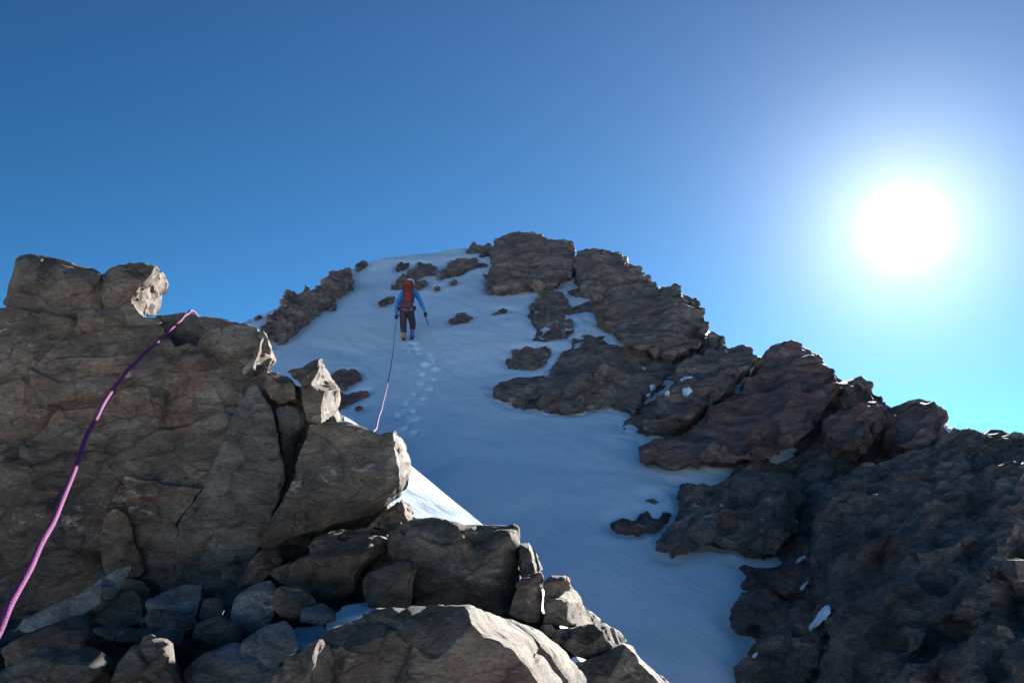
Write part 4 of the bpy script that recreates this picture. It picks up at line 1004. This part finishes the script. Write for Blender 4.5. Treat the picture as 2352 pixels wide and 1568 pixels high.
# head: helmet over the crown, nose and ears on the head
hc = J['head'] * .35 + J['crown'] * .65
bm = bmesh.new()
bmesh.ops.create_uvsphere(bm, u_segments=24, v_segments=14, radius=1.0)
for v in bm.verts:
    z = v.co.z
    if z < -0.15: v.co.z = -0.15 + (z + .15) * .1
    k = 1.0 + 0.03 * math.cos(4 * math.atan2(v.co.y, v.co.x))
    v.co = Vector((v.co.x * .115 * k, v.co.y * .135 * k, v.co.z * .125))
    v.co += Vector(hc) + Vector((0, 0, .02))
me = bpy.data.meshes.new('helmet'); bm.to_mesh(me); bm.free()
me.polygons.foreach_set('use_smooth', np.full(len(me.polygons), True))
hel = link('helmet', me, M['helmet'], person)
for k in (-1, 0, 1):
    pth = [hc + np.array([k * .045, math.cos(a) * .125, .02 + math.sin(a) * .118]) for a in np.linspace(.4, 2.7, 10)]
    vv, ff2 = tube(pth, .009, 6); mesh_obj('helmet_rib', vv, ff2, M['helmet'], hel)
for a, rr in ((J['head'] + np.array([0, .09, .01]), .014), (J['head'] + np.array([-.085, 0, .01]), .02), (J['head'] + np.array([.085, 0, .01]), .02)):
    bm = bmesh.new(); bmesh.ops.create_icosphere(bm, subdivisions=2, radius=rr)
    for v in bm.verts: v.co = Vector((v.co.x * .6, v.co.y, v.co.z * 1.4)) + Vector(a)
    me = bpy.data.meshes.new('nose' if rr < .015 else 'ear'); bm.to_mesh(me); bm.free()
    link(me.name.split('.')[0], me, M['skin'], person)
# harness: waist belt, leg loops, gear
def ring(c, rx, ry, tilt=0.0, n=22):
    return [c + np.array([rx * math.cos(a), ry * math.sin(a), tilt * math.cos(a)]) for a in np.linspace(0, 2 * math.pi, n)]
hr_c = J['pelvis'] + np.array([0, 0, .03])
vv, ff2 = tube(ring(hr_c, .165, .15), .022, 8); har = mesh_obj('harness', vv, ff2, M['harness'], person)
for s in ('l', 'r'):
    vv, ff2 = tube(ring(J['hip' + s] * .75 + J['kn' + s] * .25, .105, .105, .03 if s == 'l' else -.03), .014, 8); mesh_obj('leg_loop', vv, ff2, M['harness'], har)
for k, (dx, dz) in enumerate([(-.09, -.05), (-.04, -.07), (.02, -.06), (.11, -.05), (.15, -.07)]):
    c = hr_c + np.array([dx, -.155, dz])
    vv, ff2 = tube([c + np.array([.018 * math.cos(a), -.01, .04 * math.sin(a)]) for a in np.linspace(0, 2 * math.pi, 14)], .006, 6)
    mesh_obj('carabiner', vv, ff2, M['metal'], har)

# backpack, worn: a thing of its own
pk = empty('backpack', CL + J['spine'])
tag(pk, 'tall red backpack with dark lower part on the climber\'s back', 'backpack')
PB = J['spine']
def softbox(name, c, sx, sy, sz, mat, parent, taper=0.85, lean=0.0, n=10, seed=0):
    bm = bmesh.new(); bmesh.ops.create_cube(bm, size=2.0)
    bmesh.ops.subdivide_edges(bm, edges=bm.edges, cuts=n, use_grid_fill=True)
    for v in bm.verts:
        x, y, z = v.co
        m_ = 5.0
        s_ = (abs(x) ** m_ + abs(y) ** m_ + abs(z) ** m_) ** (1 / m_)
        x, y, z = x / s_, y / s_, z / s_
        w_ = 1 - (1 - taper) * abs(z)
        wr = 1 + .03 * math.sin(z * 9 + seed) + .025 * math.sin(x * 7 + z * 5 + seed)
        v.co = Vector((c[0] + x * sx * w_ * wr, c[1] + y * sy * w_ * wr + lean * z, c[2] + z * sz))
    me = bpy.data.meshes.new(name); bm.to_mesh(me); bm.free()
    me.polygons.foreach_set('use_smooth', np.full(len(me.polygons), True))
    return link(name, me, mat, parent)
z0 = np.zeros(3)
def pc(zx, zy, dy): return cl(zx, zy, dy) - CL - PB
bag = softbox('bag', pc(622, 720, -.17), .135, .12, .27, M['pack'], pk, .88, .06)
softbox('lid', pc(612, 572, -.12),   .15, .13, .075, M['lid'], pk, .8, .02, seed=2)
softbox('lower_compartment', pc(606, 895, -.17), .17, .12, .12, M['pack_dark'], pk, .85, .0, seed=4)
for zx in (565, 672):
    vv, ff2 = tube([pc(zx, 560, -.30), pc(zx, 640, -.315), pc(zx, 760, -.33), pc(zx, 880, -.31)], .011, 6)
    mesh_obj('compression_strap', vv, ff2, M['pack_dark'], pk)
for zx in (568, 682):
    vv, ff2 = tube(catmull([pc(zx, 610, -.03), pc(zx, 585, .08), pc(zx, 640, .19), pc(zx, 760, .18), pc(zx, 830, .03)], 6), .02, 8)
    mesh_obj('shoulder_strap', vv, ff2, M['pack_dark'], pk)
softbox('side_pocket', pc(690, 800, -.15), .04, .08, .12, M['pack_dark'], pk, .8, seed=5)
softbox('front_pocket', pc(622, 765, -.30), .09, .035, .14, M['pack'], pk, .85, .03, seed=6)

# ice axe in the right hand
ax = empty('ice_axe', cl(850, 985, .1))
tag(ax, 'ice axe hanging from the climber\'s right hand', 'ice axe')
def ar(zx, zy, dy): return cl(zx, zy, dy) - cl(850, 985, .1)
vv, ff2 = tube([ar(838, 965, .11), ar(875, 1065, .09), ar(908, 1165, .06)], .013, 8); mesh_obj('shaft', vv, ff2, M['axe'], ax)
vv, ff2 = tube(catmull([ar(838, 965, -.02), ar(836, 960, .05), ar(838, 958, .12), ar(839, 966, .22), ar(842, 980, .29)], 5), lambda t: .012 * (1 - .6 * abs(t - .4)), 6); mesh_obj('head', vv, ff2, M['metal'], ax)
vv, ff2 = tube([ar(908, 1165, .06), ar(916, 1188, .055)], lambda t: .011 * (1 - .8 * t), 6); mesh_obj('spike', vv, ff2, M['metal'], ax)
